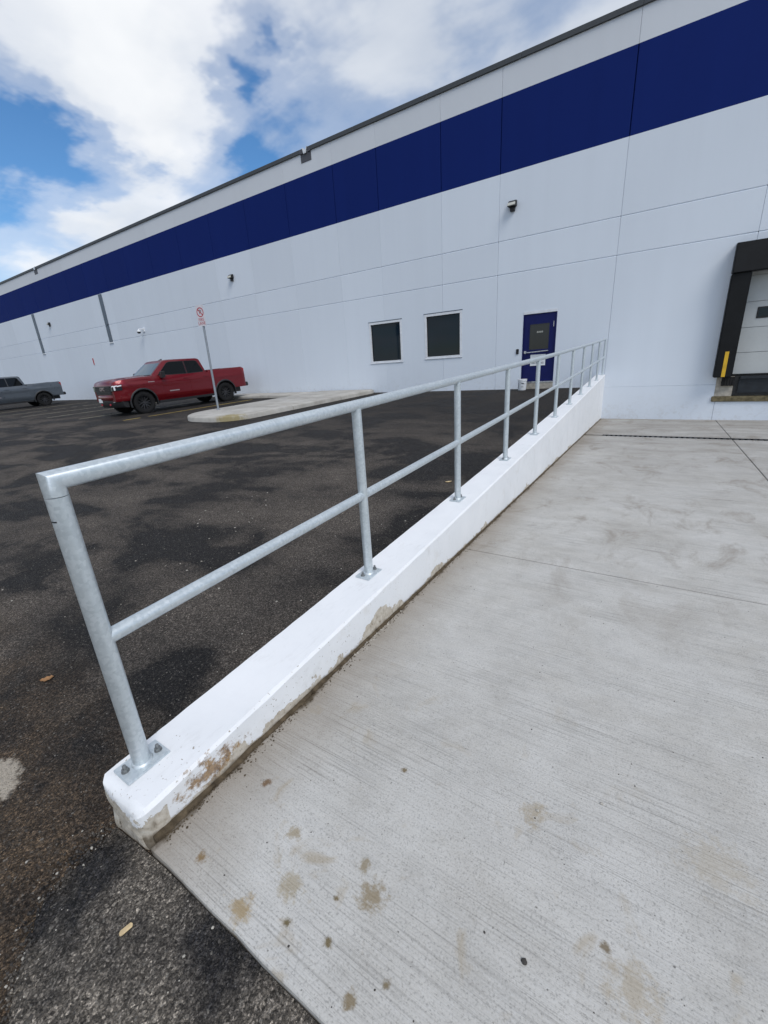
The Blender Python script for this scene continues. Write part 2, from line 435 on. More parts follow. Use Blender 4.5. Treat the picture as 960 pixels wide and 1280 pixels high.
def kerb_paint():
    mt, t, b = new_mat('kerb_paint')
    p = POS(t)
    s = N(t, 'ShaderNodeSeparateXYZ', {0: p})
    X, Y, Z = s.outputs[0], s.outputs[1], s.outputs[2]
    nrm = N(t, 'ShaderNodeNewGeometry').outputs['Normal']
    nz = N(t, 'ShaderNodeSeparateXYZ', {0: nrm})
    hgt = M(t, 'SUBTRACT', Z, M(t, 'ADD', 0.088, M(t, 'MULTIPLY', Y, -0.0385)))   # height above the ramp
    n1 = NOISE(t, p, 14.0, 6, 0.65)
    n2 = NOISE(t, p, 3.2, 4, 0.6)
    n3 = NOISE(t, p, 60.0, 4, 0.6)
    paint = RAMP(t, NOISE(t, p, 1.8, 5, 0.6), [(0.3, (0.74, 0.755, 0.775)), (0.7, (0.82, 0.83, 0.845))])
    bare = RAMP(t, NOISE(t, p, 30.0, 5, 0.65), [(0.28, (0.20, 0.17, 0.13)), (0.42, (0.44, 0.39, 0.32)), (0.7, (0.62, 0.58, 0.51))])
    # flaking lower edge of the paint, higher in a few places
    edge = M(t, 'ADD', 0.012, M(t, 'ADD', M(t, 'MULTIPLY', M(t, 'SUBTRACT', n1, 0.5), 0.14), M(t, 'MULTIPLY', RAMP(t, n2, [(0.5, 0.0), (0.72, 1.0)]), 0.06)))
    dvy = M(t, 'DIVIDE', M(t, 'ABSOLUTE', M(t, 'SUBTRACT', Y, 1.80)), 0.22)
    edge = M(t, 'ADD', edge, M(t, 'MULTIPLY', M(t, 'SUBTRACT', 1.0, dvy, None, True), 0.12))
    below = M(t, 'GREATER_THAN', edge, hgt)
    right_side = M(t, 'GREATER_THAN', nz.outputs[0], 0.35)
    peel = M(t, 'MULTIPLY', below, right_side)
    # broken near end
    endm = M(t, 'GREATER_THAN', M(t, 'ADD', 0.150, M(t, 'MULTIPLY', M(t, 'SUBTRACT', n1, 0.5), 0.22)), Z)
    endm = M(t, 'MULTIPLY', endm, M(t, 'LESS_THAN', Y, M(t, 'ADD', 0.40, M(t, 'MULTIPLY', n2, 0.06))))
    peel = M(t, 'MAXIMUM', peel, endm)
    # pin holes and flecks on the lower face
    fl = M(t, 'MULTIPLY', M(t, 'GREATER_THAN', NOISE(t, p, 75.0, 2, 0.5), 0.685), RAMP(t, M(t, 'DIVIDE', Y, 8.0), [(0.1, 1.0), (0.45, 0.0)]))
    fl = M(t, 'MULTIPLY', fl, RAMP(t, n2, [(0.4, 0.2), (0.6, 1.0)]))
    fl = M(t, 'MULTIPLY', fl, M(t, 'MAXIMUM', right_side, M(t, 'LESS_THAN', Y, 0.62)))
    c = MIX(t, peel, paint, bare)
    c = MIX(t, M(t, 'MULTIPLY', fl, 0.8), c, (0.22, 0.18, 0.13))
    # rusty mud smear on the face near the end
    sm = M(t, 'DIVIDE', M(t, 'ABSOLUTE', M(t, 'SUBTRACT', Y, 0.60)), 0.17)
    sm = M(t, 'ADD', sm, M(t, 'MULTIPLY', M(t, 'ABSOLUTE', M(t, 'SUBTRACT', hgt, 0.065)), 12.0))
    sm = M(t, 'ADD', sm, M(t, 'MULTIPLY', M(t, 'SUBTRACT', NOISE(t, p, 26.0, 7, 0.75), 0.5), 4.6))
    c = MIX(t, M(t, 'MULTIPLY', RAMP(t, sm, [(0.35, 0.9), (0.95, 0.0)]), right_side), c, RAMP(t, n3, [(0.35, (0.12, 0.06, 0.018)), (0.6, (0.33, 0.19, 0.065))]))
    # thin soil line at the foot
    foot = M(t, 'ADD', hgt, M(t, 'MULTIPLY', M(t, 'SUBTRACT', n1, 0.5), 0.05))
    c = MIX(t, M(t, 'MULTIPLY', RAMP(t, foot, [(0.002, 0.9), (0.020, 0.0)]), right_side), c, (0.10, 0.078, 0.052))
    scuff = M(t, 'MULTIPLY', RAMP(t, NOISE(t, MAPV(t, p, (3, 1, 1)), 9.0, 8, 0.75), [(0.52, 0.0), (0.72, 0.30)]), RAMP(t, n2, [(0.42, 0.0), (0.62, 1.0)]))
    c = MIX(t, scuff, c, (0.42, 0.41, 0.40))
    # faint greyer wash
    c = MIX(t, M(t, 'MULTIPLY', RAMP(t, NOISE(t, p, 7.0, 6, 0.7), [(0.55, 0.0), (0.8, 0.35)]), right_side), c, (0.55, 0.51, 0.44))
    setin(t, b, 'Base Color', c)
    setin(t, b, 'Roughness', RAMP(t, peel, [(0.0, 0.55), (1.0, 0.95)]))
    setin(t, b, 'Specular IOR Level', 0.35)
    BUMP(t, b, M(t, 'ADD', M(t, 'MULTIPLY', peel, -1.0), M(t, 'MULTIPLY', n3, 0.5)), 0.5, 0.004)


kerb_paint()


def island_concrete():
    mt, t, b = new_mat('island_concrete')
    p = POS(t)
    blot = NOISE(t, p, 1.6, 6, 0.65)
    c = RAMP(t, blot, [(0.3, (0.32, 0.30, 0.27)), (0.7, (0.50, 0.485, 0.45))])
    dv = N(t, 'ShaderNodeVectorMath', {0: p, 1: (-11.0, 8.35, 0.33)}, operation='SUBTRACT').outputs[0]
    ln = N(t, 'ShaderNodeVectorMath', {0: dv}, operation='LENGTH').outputs['Value']
    k = M(t, 'ADD', ln, M(t, 'MULTIPLY', M(t, 'SUBTRACT', NOISE(t, p, 5, 5, 0.7), 0.5), 1.2))
    c = MIX(t, RAMP(t, k, [(0.2, 0.75), (0.5, 0.0)]), c, (0.24, 0.19, 0.06))
    setin(t, b, 'Base Color', c)
    setin(t, b, 'Roughness', 0.9)
    setin(t, b, 'Specular IOR Level', 0.25)
    BUMP(t, b, NOISE(t, p, 60, 4), 0.4, 0.006)


island_concrete()

# ------------------------------------------------------------------ mesh helpers
class MB:
    def __init__(self):
        self.v = []
        self.f = []

    def add(self, vs_, fs_):
        k = len(self.v)
        self.v += [tuple(p) for p in vs_]
        self.f += [tuple(i + k for i in f) for f in fs_]
        return self

    def box(self, x0, x1, y0, y1, z0, z1):
        return self.add([(x0, y0, z0), (x1, y0, z0), (x1, y1, z0), (x0, y1, z0), (x0, y0, z1), (x1, y0, z1), (x1, y1, z1), (x0, y1, z1)],
                        [(0, 3, 2, 1), (4, 5, 6, 7), (0, 1, 5, 4), (1, 2, 6, 5), (2, 3, 7, 6), (3, 0, 4, 7)])

    def ring_loft(self, rings, cap0=True, cap1=True, closed=True):
        n = len(rings[0])
        vs_ = [p for r in rings for p in r]
        fs_ = []
        for i in range(len(rings) - 1):
            for j in range(n if closed else n - 1):
                a, b_ = i * n + j, i * n + (j + 1) % n
                fs_.append((a, b_, b_ + n, a + n))
        if cap0:
            fs_.append(tuple(reversed(range(n))))
        if cap1:
            fs_.append(tuple(range((len(rings) - 1) * n, len(rings) * n)))
        return self.add(vs_, fs_)

    def tube(self, pts, r, seg=20, r2=None):
        pts = [Vector(p) for p in pts]
        rings = []
        for i, p in enumerate(pts):
            if i == 0:
                d = pts[1] - p
            elif i == len(pts) - 1:
                d = p - pts[i - 1]
            else:
                d = (pts[i + 1] - p).normalized() + (p - pts[i - 1]).normalized()
            d.normalize()
            up = Vector((0, 0, 1)) if abs(d.z) < 0.9 else Vector((1, 0, 0))
            a = d.cross(up).normalized()
            b_ = d.cross(a).normalized()
            rr = r if r2 is None else r + (r2 - r) * i / (len(pts) - 1)
            ring = [p + (a * math.cos(2 * math.pi * k / seg) + b_ * math.sin(2 * math.pi * k / seg)) * rr for k in range(seg)]
            if 0 < i < len(pts) - 1:                # carry the previous ring onto the mitre plane
                d1 = (p - pts[i - 1]).normalized()
                ring = [q + d1 * ((p - q).dot(d) / d1.dot(d)) for q in rings[-1]]
            elif i == len(pts) - 1 and i > 1:
                d1 = (p - pts[i - 1]).normalized()
                ring = [q + d1 * (p - q).dot(d1) for q in rings[-1]]
            rings.append(ring)
        return self.ring_loft(rings)

    def lathe(self, prof, seg=32, origin=(0, 0, 0), axis='z', caps=True):
        rings = []
        for r, h in prof:
            ring = []
            for k in range(seg):
                c, s_ = math.cos(2 * math.pi * k / seg) * r, math.sin(2 * math.pi * k / seg) * r
                q = (c, s_, h) if axis == 'z' else (c, h, s_) if axis == 'y' else (h, c, s_)
                ring.append((q[0] + origin[0], q[1] + origin[1], q[2] + origin[2]))
            rings.append(ring)
        return self.ring_loft(rings, caps, caps)

    def prism(self, poly, off):
        """poly: list of 3d points, extruded by vector off"""
        n = len(poly)
        o = Vector(off)
        vs_ = [Vector(p) for p in poly] + [Vector(p) + o for p in poly]
        fs_ = [tuple(reversed(range(n))), tuple(range(n, 2 * n))]
        for j in range(n):
            k = (j + 1) % n
            fs_.append((j, k, k + n, j + n))
        return self.add(vs_, fs_)

    def build(self, name, mat, parent=None, smooth=None, bevel=0, bseg=2, fix=True):
        me = bpy.data.meshes.new(name)
        bm = bmesh.new()
        vv = [bm.verts.new(p) for p in self.v]
        for f in self.f:
            try:
                bm.faces.new([vv[i] for i in f])
            except ValueError:
                pass
        if fix:
            bmesh.ops.recalc_face_normals(bm, faces=bm.faces)
        if bevel:
            es = [e for e in bm.edges if len(e.link_faces) == 2 and e.calc_face_angle(0) > 0.6]
            bmesh.ops.bevel(bm, geom=es, offset=bevel, segments=bseg, affect='EDGES', clamp_overlap=True)
        bm.to_mesh(me)
        bm.free()
        if smooth is not None:
            for p in me.polygons:
                p.use_smooth = True
            me.set_sharp_from_angle(angle=math.radians(smooth))
        me.materials.append(MATS[mat])
        o = bpy.data.objects.new(name, me)
        COL.objects.link(o)
        if parent:
            o.parent = parent
        return o


def tag(o, label=None, cat=None, group=None, kind=None):
    if label:
        o['label'] = label
    if cat:
        o['category'] = cat
    if group:
        o['group'] = group
    if kind:
        o['kind'] = kind
    return o


def empty(name, loc=(0, 0, 0)):
    o = bpy.data.objects.new(name, None)
    o.location = loc
    o.empty_display_size = 0.2
    COL.objects.link(o)
    return o


def text_mesh(name, body, size, mat, parent, matrix, extrude=0.001, align='CENTER'):
    cu = bpy.data.curves.new(name, 'FONT')
    cu.body = body
    cu.size = size
    cu.extrude = extrude
    cu.align_x = align
    cu.align_y = 'CENTER'
    cu.resolution_u = 3
    tmp = bpy.data.objects.new(name + '_curve', cu)
    COL.objects.link(tmp)
    dg = bpy.context.evaluated_depsgraph_get()
    me = bpy.data.meshes.new_from_object(tmp.evaluated_get(dg))
    bpy.data.objects.remove(tmp)
    bpy.data.curves.remove(cu)
    me.transform(matrix)
    me.materials.clear()
    me.materials.append(MATS[mat])
    o = bpy.data.objects.new(name, me)
    COL.objects.link(o)
    if parent:
        o.parent = parent
    return o


def frame_mat(origin, xdir, ydir):
    x = Vector(xdir).normalized()
    y = Vector(ydir).normalized()
    z = x.cross(y)
    q = Matrix.Identity(4)
    for i in range(3):
        q[i][0] = x[i]; q[i][1] = y[i]; q[i][2] = z[i]; q[i][3] = origin[i]
    return q


def copy_tree(o, parent=None):
    c = o.copy()
    COL.objects.link(c)
    if parent:
        c.parent = parent
    for ch in list(o.children):
        copy_tree(ch, c)
    return c


YW = 15.80                                   # building face


def z_lot(x, y):
    return -0.01 + 0.0313 * max(-6.0, min(y, 15.9))


def z_ramp(y):
    return 0.088 - 0.0385 * y


def wall_l(y):
    return -1.520 - 0.0345 * y


def wall_r(y):
    return -1.235 - 0.0345 * y


def z_top(y):
    i = (y - 0.459) / 1.524
    return 0.2 + 0.0514 * i + 0.0015 * i * i


# ------------------------------------------------------------------ ground
g = MB()
g.add([(-900, -900, -1.4), (900, -900, -1.4), (900, 900, -1.4), (-900, 900, -1.4)], [(0, 1, 2, 3)])
tag(g.build('terrain', 'asphalt'), kind='structure')


def z_front(x, y):
    """lot surface, rising to the ramp's edge in front of the slab"""
    z = z_lot(x, y)
    if x > -1.55:
        k = min(1, max(0, (x + 1.50) / 0.30))
        k = k * k * (3 - 2 * k)
        fy = min(1, max(0, (y + 1.2) / 1.5))
        z = z + (0.052 - z_lot(x, 0.3)) * k * fy
    return z


lot = MB()
ys = [-300, -60, -12, -6, -3, -1.5, -0.9, -0.5, -0.2, 0.0, 0.15, 0.30, 0.40]
xs = [-300, -120, -60, -30, -15, -8, -5, -3.5, -2.6, -2.0, -1.75, -1.55, -1.45, -1.35, -1.25, -1.1, -0.8, 0, 2, 8, 30, 120, 300]
vs_, fs_ = [], []
for y in ys:
    for x in xs:
        vs_.append((x, y, z_front(x, y) - (0.02 if (x > -1.5 and -0.9 < y) else 0)))
for j in range(len(ys) - 1):
    for i in range(len(xs) - 1):
        a = j * len(xs) + i
        fs_.append((a, a + 1, a + 1 + len(xs), a + len(xs)))
lot.add(vs_, fs_)
ys2 = [0.40, 1, 2, 4, 6, 8, 10, 12, 14, 15.9]
vs_, fs_ = [], []
nx = 16
for y in ys2:
    xr = (wall_l(y) + wall_r(y)) / 2
    for i in range(nx):
        k = i / (nx - 1)
        x = -300 + (xr + 300) * (1 - (1 - k) ** 4)
        vs_.append((x, y, z_lot(x, y)))
for j in range(len(ys2) - 1):
    for i in range(nx - 1):
        a = j * nx + i
        fs_.append((a, a + 1, a + 1 + nx, a + nx))
lot.add(vs_, fs_)
tag(lot.build('asphalt_ground', 'asphalt', smooth=60), kind='structure')

# broken asphalt apron in front of the ramp, with a ragged edge
seam = [(-1.50, 0.345), (-1.485, 0.26), (-1.478, 0.19), (-1.45, 0.12), (-1.42, 0.067), (-1.34, 0.01), (-1.27, -0.03), (-1.20, -0.06), (-1.12, -0.14), (-1.06, -0.26), (-1.02, -0.42)]


def seam_x(y):
    for (x0, y0), (x1, y1) in zip(seam, seam[1:]):
        if y1 <= y <= y0:
            k = (y - y0) / (y1 - y0)
            return x0 + (x1 - x0) * k
    return seam[0][0] if y > seam[0][1] else seam[-1][0]


pm = MB()
NXp, NYp = 150, 86
vs_, fs_ = [], []
for j in range(NYp):
    y = 0.334 - j / (NYp - 1) * 0.74
    sx_ = seam_x(y) + 0.028 * mn.noise(Vector((y * 17, 3, 0))) + 0.012 * mn.noise(Vector((y * 60, 8, 0)))
    for i in range(NXp):
        u = i / (NXp - 1)
        x = sx_ + (0.9 - sx_) * (u * 0.65 + 0.35 * u * u)
        z = z_front(x, y) - 0.004
        n_ = mn.fractal(Vector((x * 22, y * 22, 0)), 0.9, 2.1, 5)
        dd = x - sx_
        edge = min(1, dd / 0.05)
        z += 0.004 * n_ + 0.005 * edge + 0.006 * mn.noise(Vector((x * 5, y * 5, 4)))
        if x < -1.15 and y > 0.26:
            z -= 0.010 * min(1, (y - 0.26) / 0.05) * min(1, (-1.15 - x) / 0.1)
        if i == 0:
            z -= 0.05
        vs_.append((x, y, z))
for j in range(NYp - 1):
    for i in range(NXp - 1):
        a = j * NXp + i
        fs_.append((a, a + NXp, a + NXp + 1, a + 1))
pm.add(vs_, fs_)
tag(pm.build('asphalt_apron', 'asphalt_patch', smooth=70, fix=False), kind='structure')

# concrete ramp: bed below, cast slabs with joints on it
rb = MB()
rb.add([(-1.3, 0.36, z_ramp(.36) - 0.06), (60, 0.36, z_ramp(.36) - 0.06), (60, 15.85, z_ramp(15.85) - 0.06), (-1.85, 15.85, z_ramp(15.85) - 0.06)], [(0, 1, 2, 3)])
ramp = tag(rb.build('concrete_ramp', 'soil'), kind='structure')
RY = [0.338, 3.215, 5.90, 8.55, 11.44, 15.82]
RX = [None, 1.245, 5.4, 9.6, 13.8, 30.0, 60.0]
for j in range(len(RY) - 1):
    for i in range(len(RX) - 1):
        y0, y1 = RY[j] + (0.007 if j else 0), RY[j + 1] - 0.007
        if j == 4:
            y0 += 0.116
        if j == 3:
            y1 -= 0.116
        x0a = wall_r(y0) + 0.014 if RX[i] is None else RX[i] + 0.006
        x0b = wall_r(y1) + 0.014 if RX[i] is None else RX[i] + 0.006
        x1 = RX[i + 1] - 0.006
        n = 24 if i == 0 else 6
        mb = MB()
        top, bot, vs_, fs_ = [], [], [], []
        ch = 0.006

        def ring(ins, dz):
            r = []
            for k in range(n):
                y = y0 + ins + (y1 - y0 - 2 * ins) * k / (n - 1)
                w = 0.004 * mn.noise(Vector((y * 9, 1, 0))) + 0.003 * mn.noise(Vector((y * 31, 1, 0))) if i == 0 else 0
                r.append((x0a + (x0b - x0a) * k / (n - 1) + ins + w, y, z_ramp(y) + dz))
            for k in range(n):
                x = x0b + (x1 - x0b) * k / (n - 1)
                if 0 < k < n - 1:
                    r.append((x, y1 - ins, z_ramp(y1) + dz))
            for k in range(n):
                y = y1 - ins - (y1 - y0 - 2 * ins) * k / (n - 1)
                r.append((x1 - ins, y, z_ramp(y) + dz))
            for k in range(n):
                x = x1 + (x0a - x1) * k / (n - 1)
                if 0 < k < n - 1:
                    w = 0.005 * mn.noise(Vector((x * 12, 5, 0))) if j == 0 else 0
                    r.append((x, y0 + ins + w, z_ramp(y0) + dz))
            return r
        mb.ring_loft([ring(0, -0.055), ring(0, -ch), ring(ch * 0.7, -ch * 0.25), ring(ch * 1.6, 0)], cap0=False, cap1=True)
        mb.build('slab', 'broom_concrete', ramp)

# trench drain across the ramp
dr = empty('trench_drain', (0, 11.44, z_ramp(11.44)))
tag(dr, 'black slotted trench drain set across the foot of the concrete ramp', 'drain')
zz = -0.004
for side in (-1, 1):
    MB().box(-1.22, 30, side * 0.113 - 0.005, side * 0.113 + 0.005, zz - 0.05, zz + 0.001).build('frame_rail', 'dark_steel', dr)
MB().box(-1.22, 30, -0.108, 0.108, zz - 0.08, zz - 0.06).build('channel', 'black_rubber', dr)
bars = MB()
x = -1.20
while x < 12:
    bars.box(x, x + 0.05, -0.108, 0.108, zz - 0.02, zz - 0.002)
    x += 0.10
tag(bars.build('grate_bar', 'black_plastic', dr), kind='stuff')

# parking stall lines
for (x, y0, y1, mname) in ((-16.45, 7.9, 13.9, 'yellow_paint'), (-19.95, 7.9, 13.9, 'pale_paint'), (-23.4, 8.0, 13.9, 'pale_paint'), (-26.35, 8.0, 13.9, 'pale_paint'), (-29.4, 8.0, 13.9, 'pale_paint'), (-33.0, 8.0, 13.9, 'pale_paint')):
    pl = MB()
    n = 20
    vs_, fs_ = [], []
    for k in range(n):
        y = y0 + (y1 - y0) * k / (n - 1)
        w = 0.055 + 0.012 * mn.noise(Vector((x, y * 3, 0)))
        vs_ += [(x - w, y, z_lot(x, y) + 0.005), (x + w, y, z_lot(x, y) + 0.005)]
        if k and mn.noise(Vector((x, y * 2.2, 9))) > -0.38:
            a = 2 * k
            fs_.append((a - 2, a - 1, a + 1, a))
    pl.add(vs_, fs_)
    tag(pl.build('parking_line', mname), kind='structure')

# sidewalk island: poured in sections with kerb edges
isl = empty('sidewalk_island', (-12, 12, 0))
tag(isl, kind='structure')


def island_piece(outline, h=0.15):
    mb = MB()
    base = [Vector((x, y, z_lot(x, y) - 0.1)) for x, y in outline]
    cx = sum(p.x for p in base) / len(base)
    cy = sum(p.y for p in base) / len(base)

    def ring(ins, dz):
        r = []
        n = len(outline)
        for k in range(n):
            p0, p1, p2 = Vector(outline[k - 1]), Vector(outline[k]), Vector(outline[(k + 1) % n])
            d1, d2 = (p1 - p0).normalized(), (p2 - p1).normalized()
            nn = (Vector((-d1.y, d1.x)) + Vector((-d2.y, d2.x))).normalized()
            q = p1 + nn * ins
            r.append((q.x + 12, q.y - 12, z_lot(q.x, q.y) + dz))
        return r
    mb.ring_loft([ring(0, -0.1), ring(0.01, h - 0.04), ring(0.025, h - 0.012), ring(0.055, h)], cap0=False)
    return mb.build('kerb_section', 'island_concrete', isl, smooth=50)


def arc(cx, cy, r, a0, a1, n=8):
    return [(cx + r * math.cos(math.radians(a0 + (a1 - a0) * k / n)), cy + r * math.sin(math.radians(a0 + (a1 - a0) * k / n))) for k in range(n + 1)]


XR, XL = -10.62, -13.75
island_piece(arc(XL + 1.55, 9.55, 1.55, 180, 270, 10) + arc(XR - 1.0, 9.0, 1.0, 270, 360, 8) + [(XR, 10.64), (XL, 10.64)])
island_piece([(XL, 10.66), (XR, 10.66), (XR, 13.27), (XL, 13.27)])
island_piece([(XL, 13.29), (XR, 13.29), (XR, 15.4)] + arc(XR - 0.3, 15.45, 0.3, 0, 90, 4)[1:] + [(XL, 15.75)])
island_piece([(-16.6, 14.45), (XL - 0.015, 14.45), (XL - 0.015, 15.75), (-16.6, 15.75)], 0.12)
island_piece([(-19.6, 14.45), (-16.62, 14.45), (-16.62, 15.75), (-19.6, 15.75)], 0.12)

# ------------------------------------------------------------------ warehouse
wh = empty('warehouse', (0, 0, 0))
tag(wh, 'long white precast warehouse with dark blue band under the roof edge', 'building')
XS = [-47.35, -44.18, -41.48, -38.74, -35.90, -33.25, -30.64, -27.97, -25.33, -22.62, -19.93, -17.29, -14.674, -12.081, -10.044, -7.461, -5.396, -1.810, 1.390, 4.95, 8.5, 12.1, 15.7, 19.3, 22.9]
while XS[0] > -82:
    XS.insert(0, XS[0] - 2.7)
ZR = [4.2156, 5.206, 7.072, 9.023, 9.79]
HOLES = [(-10.83, -9.25, 1.67, 3.265), (-8.235, -6.69, 1.70, 3.305), (-4.46, -3.375, 0.50, 2.985), (1.10, 4.02, 0.12, 3.6)]


def panel(x0, x1, z0, z1, mat, gv=0.011, gh=0.011, holes=(), name='wall_panel', proud=0.0, gb=None, gt=None, depth=0.02):
    gb = gh if gb is None else gb
    gt = gh if gt is None else gt
    ax0, ax1, az0, az1 = x0 + gv, x1 - gv, z0 + gb, z1 - gt
    xs_ = sorted({ax0, ax1} | {v for h in holes for v in h[:2] if ax0 < v < ax1})
    zs_ = sorted({az0, az1} | {v for h in holes for v in h[2:] if az0 < v < az1})
    y = YW - proud

    def inhole(cx, cz):
        return any(h[0] < cx < h[1] and h[2] < cz < h[3] for h in holes)
    cells = {}
    for i in range(len(xs_) - 1):
        for j in range(len(zs_) - 1):
            cells[i, j] = not inhole((xs_[i] + xs_[i + 1]) / 2, (zs_[j] + zs_[j + 1]) / 2)
    mb = MB()
    for (i, j), ok in cells.items():
        if not ok:
            continue
        a, b_, c, d = xs_[i], xs_[i + 1], zs_[j], zs_[j + 1]
        mb.add([(a, y, c), (b_, y, c), (b_, y, d), (a, y, d)], [(0, 1, 2, 3)])
        for (di, dj, p, q) in ((-1, 0, (a, c), (a, d)), (1, 0, (b_, d), (b_, c)), (0, -1, (b_, c), (a, c)), (0, 1, (a, d), (b_, d))):
            nb = cells.get((i + di, j + dj))
            if nb:
                continue
            if nb is None:        # outer rim: slopes back into the joint
                ex = [(p[0] + di * gv, p[1] + (dj * (gb if dj < 0 else gt))), (q[0] + di * gv, q[1] + (dj * (gb if dj < 0 else gt)))]
                dep = depth + proud
            else:
                ex = [p, q]
                dep = 0.19 + proud
            mb.add([(p[0], y, p[1]), (q[0], y, q[1]), (ex[1][0], y + dep, ex[1][1]), (ex[0][0], y + dep, ex[0][1])], [(0, 3, 2, 1)])
    if not mb.v:
        return None
    return mb.build(name, mat, wh, fix=False)


for x0, x1 in zip(XS, XS[1:]):
    strong = x1 > -5.5
    gv = 0.006 if strong else 0.003
    zb = 0.476 if x0 > -2 else 0.30
    hs = [h for h in HOLES if h[1] > x0 and h[0] < x1]
    panel(x0, x1, zb, ZR[0], 'white_wall', gv, 0.019, hs, gb=0.003 if x0 > -2 else 0.0)
    panel(x0, x1, ZR[0], ZR[1], 'white_wall', gv, 0.019)
    panel(x0, x1, ZR[1], ZR[2], 'white_wall', gv, 0.0, gb=0.019)
    panel(x0, x1, ZR[2], ZR[3], 'blue_wall', 0.016, 0.0, depth=0.06)
    panel(x0, x1, ZR[3], ZR[4], 'grey_wall', gv, 0.0)
# exposed foundation beside the ramp
FX = [-1.81, 1.152, 5.4, 9.6, 13.8, 22.9]
for x0, x1 in zip(FX, FX[1:]):
    panel(x0, x1, -0.75, 0.476, 'white_wall', 0.005, 0.002, [h for h in HOLES if h[1] > x0 and h[0] < x1], name='foundation_panel', proud=0.006)
core = MB()
core.box(-84, 22.8, YW + 0.20, 60, -0.8, 9.55)
core.build('roof_deck', 'concrete_core', wh)
for h in HOLES[:3]:
    pass
# backing behind the joints (open where the openings are)
bk = MB()
for x0, x1, z0, z1 in ((-84, -10.9, 0.2, 9.75), (-10.9, -6.6, 3.32, 9.75), (-10.9, -6.6, 0.2, 1.65), (-9.23, -8.25, 1.65, 3.32), (-6.6, -4.47, 0.2, 9.75), (-4.47, -3.365, 3.0, 9.75), (-4.47, -3.365, 0.2, 0.49), (-3.365, 1.08, -0.8, 9.75), (1.08, 4.04, 3.62, 9.75), (1.08, 4.04, -0.8, 0.10), (4.04, 22.8, -0.8, 9.75)):
    bk.box(x0, x1, YW + 0.062, YW + 0.19, z0, z1)
bk.build('wall_backing', 'concrete_core', wh)

# parapet coping in lengths, notched at the scuppers
SC = [-40.0, -13.33, 13.34]
cuts = []
x = -82.0
edges = sorted([-82.0] + [s + d for s in SC for d in (-0.14, 0.14)] + [-75 + 3.05 * k for k in range(33)])
edges = [e for e in edges if e <= 22.8]
for a, b_ in zip(edges, edges[1:]):
    if any(abs((a + b_) / 2 - s) < 0.13 for s in SC):
        continue
    if b_ - a < 0.05:
        continue
    MB().box(a + 0.002, b_ - 0.002, YW - 0.045, YW + 0.35, 9.745, 9.885).build('coping', 'coping_metal', wh, bevel=0.008, bseg=1)
for s in SC:
    sc = MB().box(s - 0.27, s + 0.27, YW - 0.012, YW + 0.02, 9.44, 9.745)
    sc.box(s - 0.27, s - 0.14, YW - 0.052, YW + 0.02, 9.72, 9.86).box(s + 0.14, s + 0.27, YW - 0.052, YW + 0.02, 9.72, 9.86)
    so = sc.build('scupper', 'scupper_metal', wh)
    lp = MB()
    lp.prism([(s - 0.13, YW - 0.06, 9.90), (s - 0.10, YW - 0.06, 9.90), (s - 0.02, YW - 0.06, 9.70), (s - 0.08, YW - 0.06, 9.70)], (0, 0.2, 0))
    lp.prism([(s + 0.13, YW - 0.06, 9.90), (s + 0.09, YW - 0.06, 9.90), (s - 0.02, YW - 0.06, 9.70), (s + 0.06, YW - 0.06, 9.70)], (0, 0.2, 0))
    lp.build('scupper_lip', 'bright_metal', so)

# windows
for (x0, x1, z0, z1) in HOLES[:2]:
    w = 0.085
    fr = MB()
    fr.box(x0, x1, YW - 0.012, YW + 0.10, z1 - w, z1 - 0.001).box(x0, x1, YW - 0.012, YW + 0.10, z0 + 0.001, z0 + w)
    fr.box(x0 + 0.001, x0 + w, YW - 0.010, YW + 0.10, z0 + w, z1 - w).box(x1 - w, x1 - 0.001, YW - 0.010, YW + 0.10, z0 + w, z1 - w)
    wo = empty('window', ((x0 + x1) / 2, YW, z0))
    wo.parent = wh
    f_ = fr.build('frame', 'aluminium', wo)
    f_.location = (-wo.location[0], -wo.location[1], -wo.location[2])
    p_ = MB().box(x0 + w, x1 - w, YW + 0.055, YW + 0.07, z0 + w, z1 - w).build('pane', 'window_glass', wo)
    p_.location = f_.location
    MB().box(x0 - 0.015, x1 + 0.015, YW - 0.026, YW - 0.0125, z0 - 0.012, z0 + 0.022).build('sill', 'aluminium', wo, bevel=0.004, bseg=1).location = f_.location
    gk = MB()
    for a, b_, c, d in ((x0 + w, x1 - w, z1 - w - 0.018, z1 - w), (x0 + w, x1 - w, z0 + w, z0 + w + 0.018), (x0 + w, x0 + w + 0.018, z0 + w + .018, z1 - w - .018), (x1 - w - 0.018, x1 - w, z0 + w + .018, z1 - w - .018)):
        gk.box(a, b_, YW + 0.038, YW + 0.056, c, d)
    gk.build('gasket', 'black_rubber', wo).location = f_.location
    MB().box(x0 - 0.02, x1 + 0.02, YW - 0.018, YW + 0.0, z1 + 0.002, z1 + 0.026).build('drip_cap', 'strip_metal', wo).location = f_.location

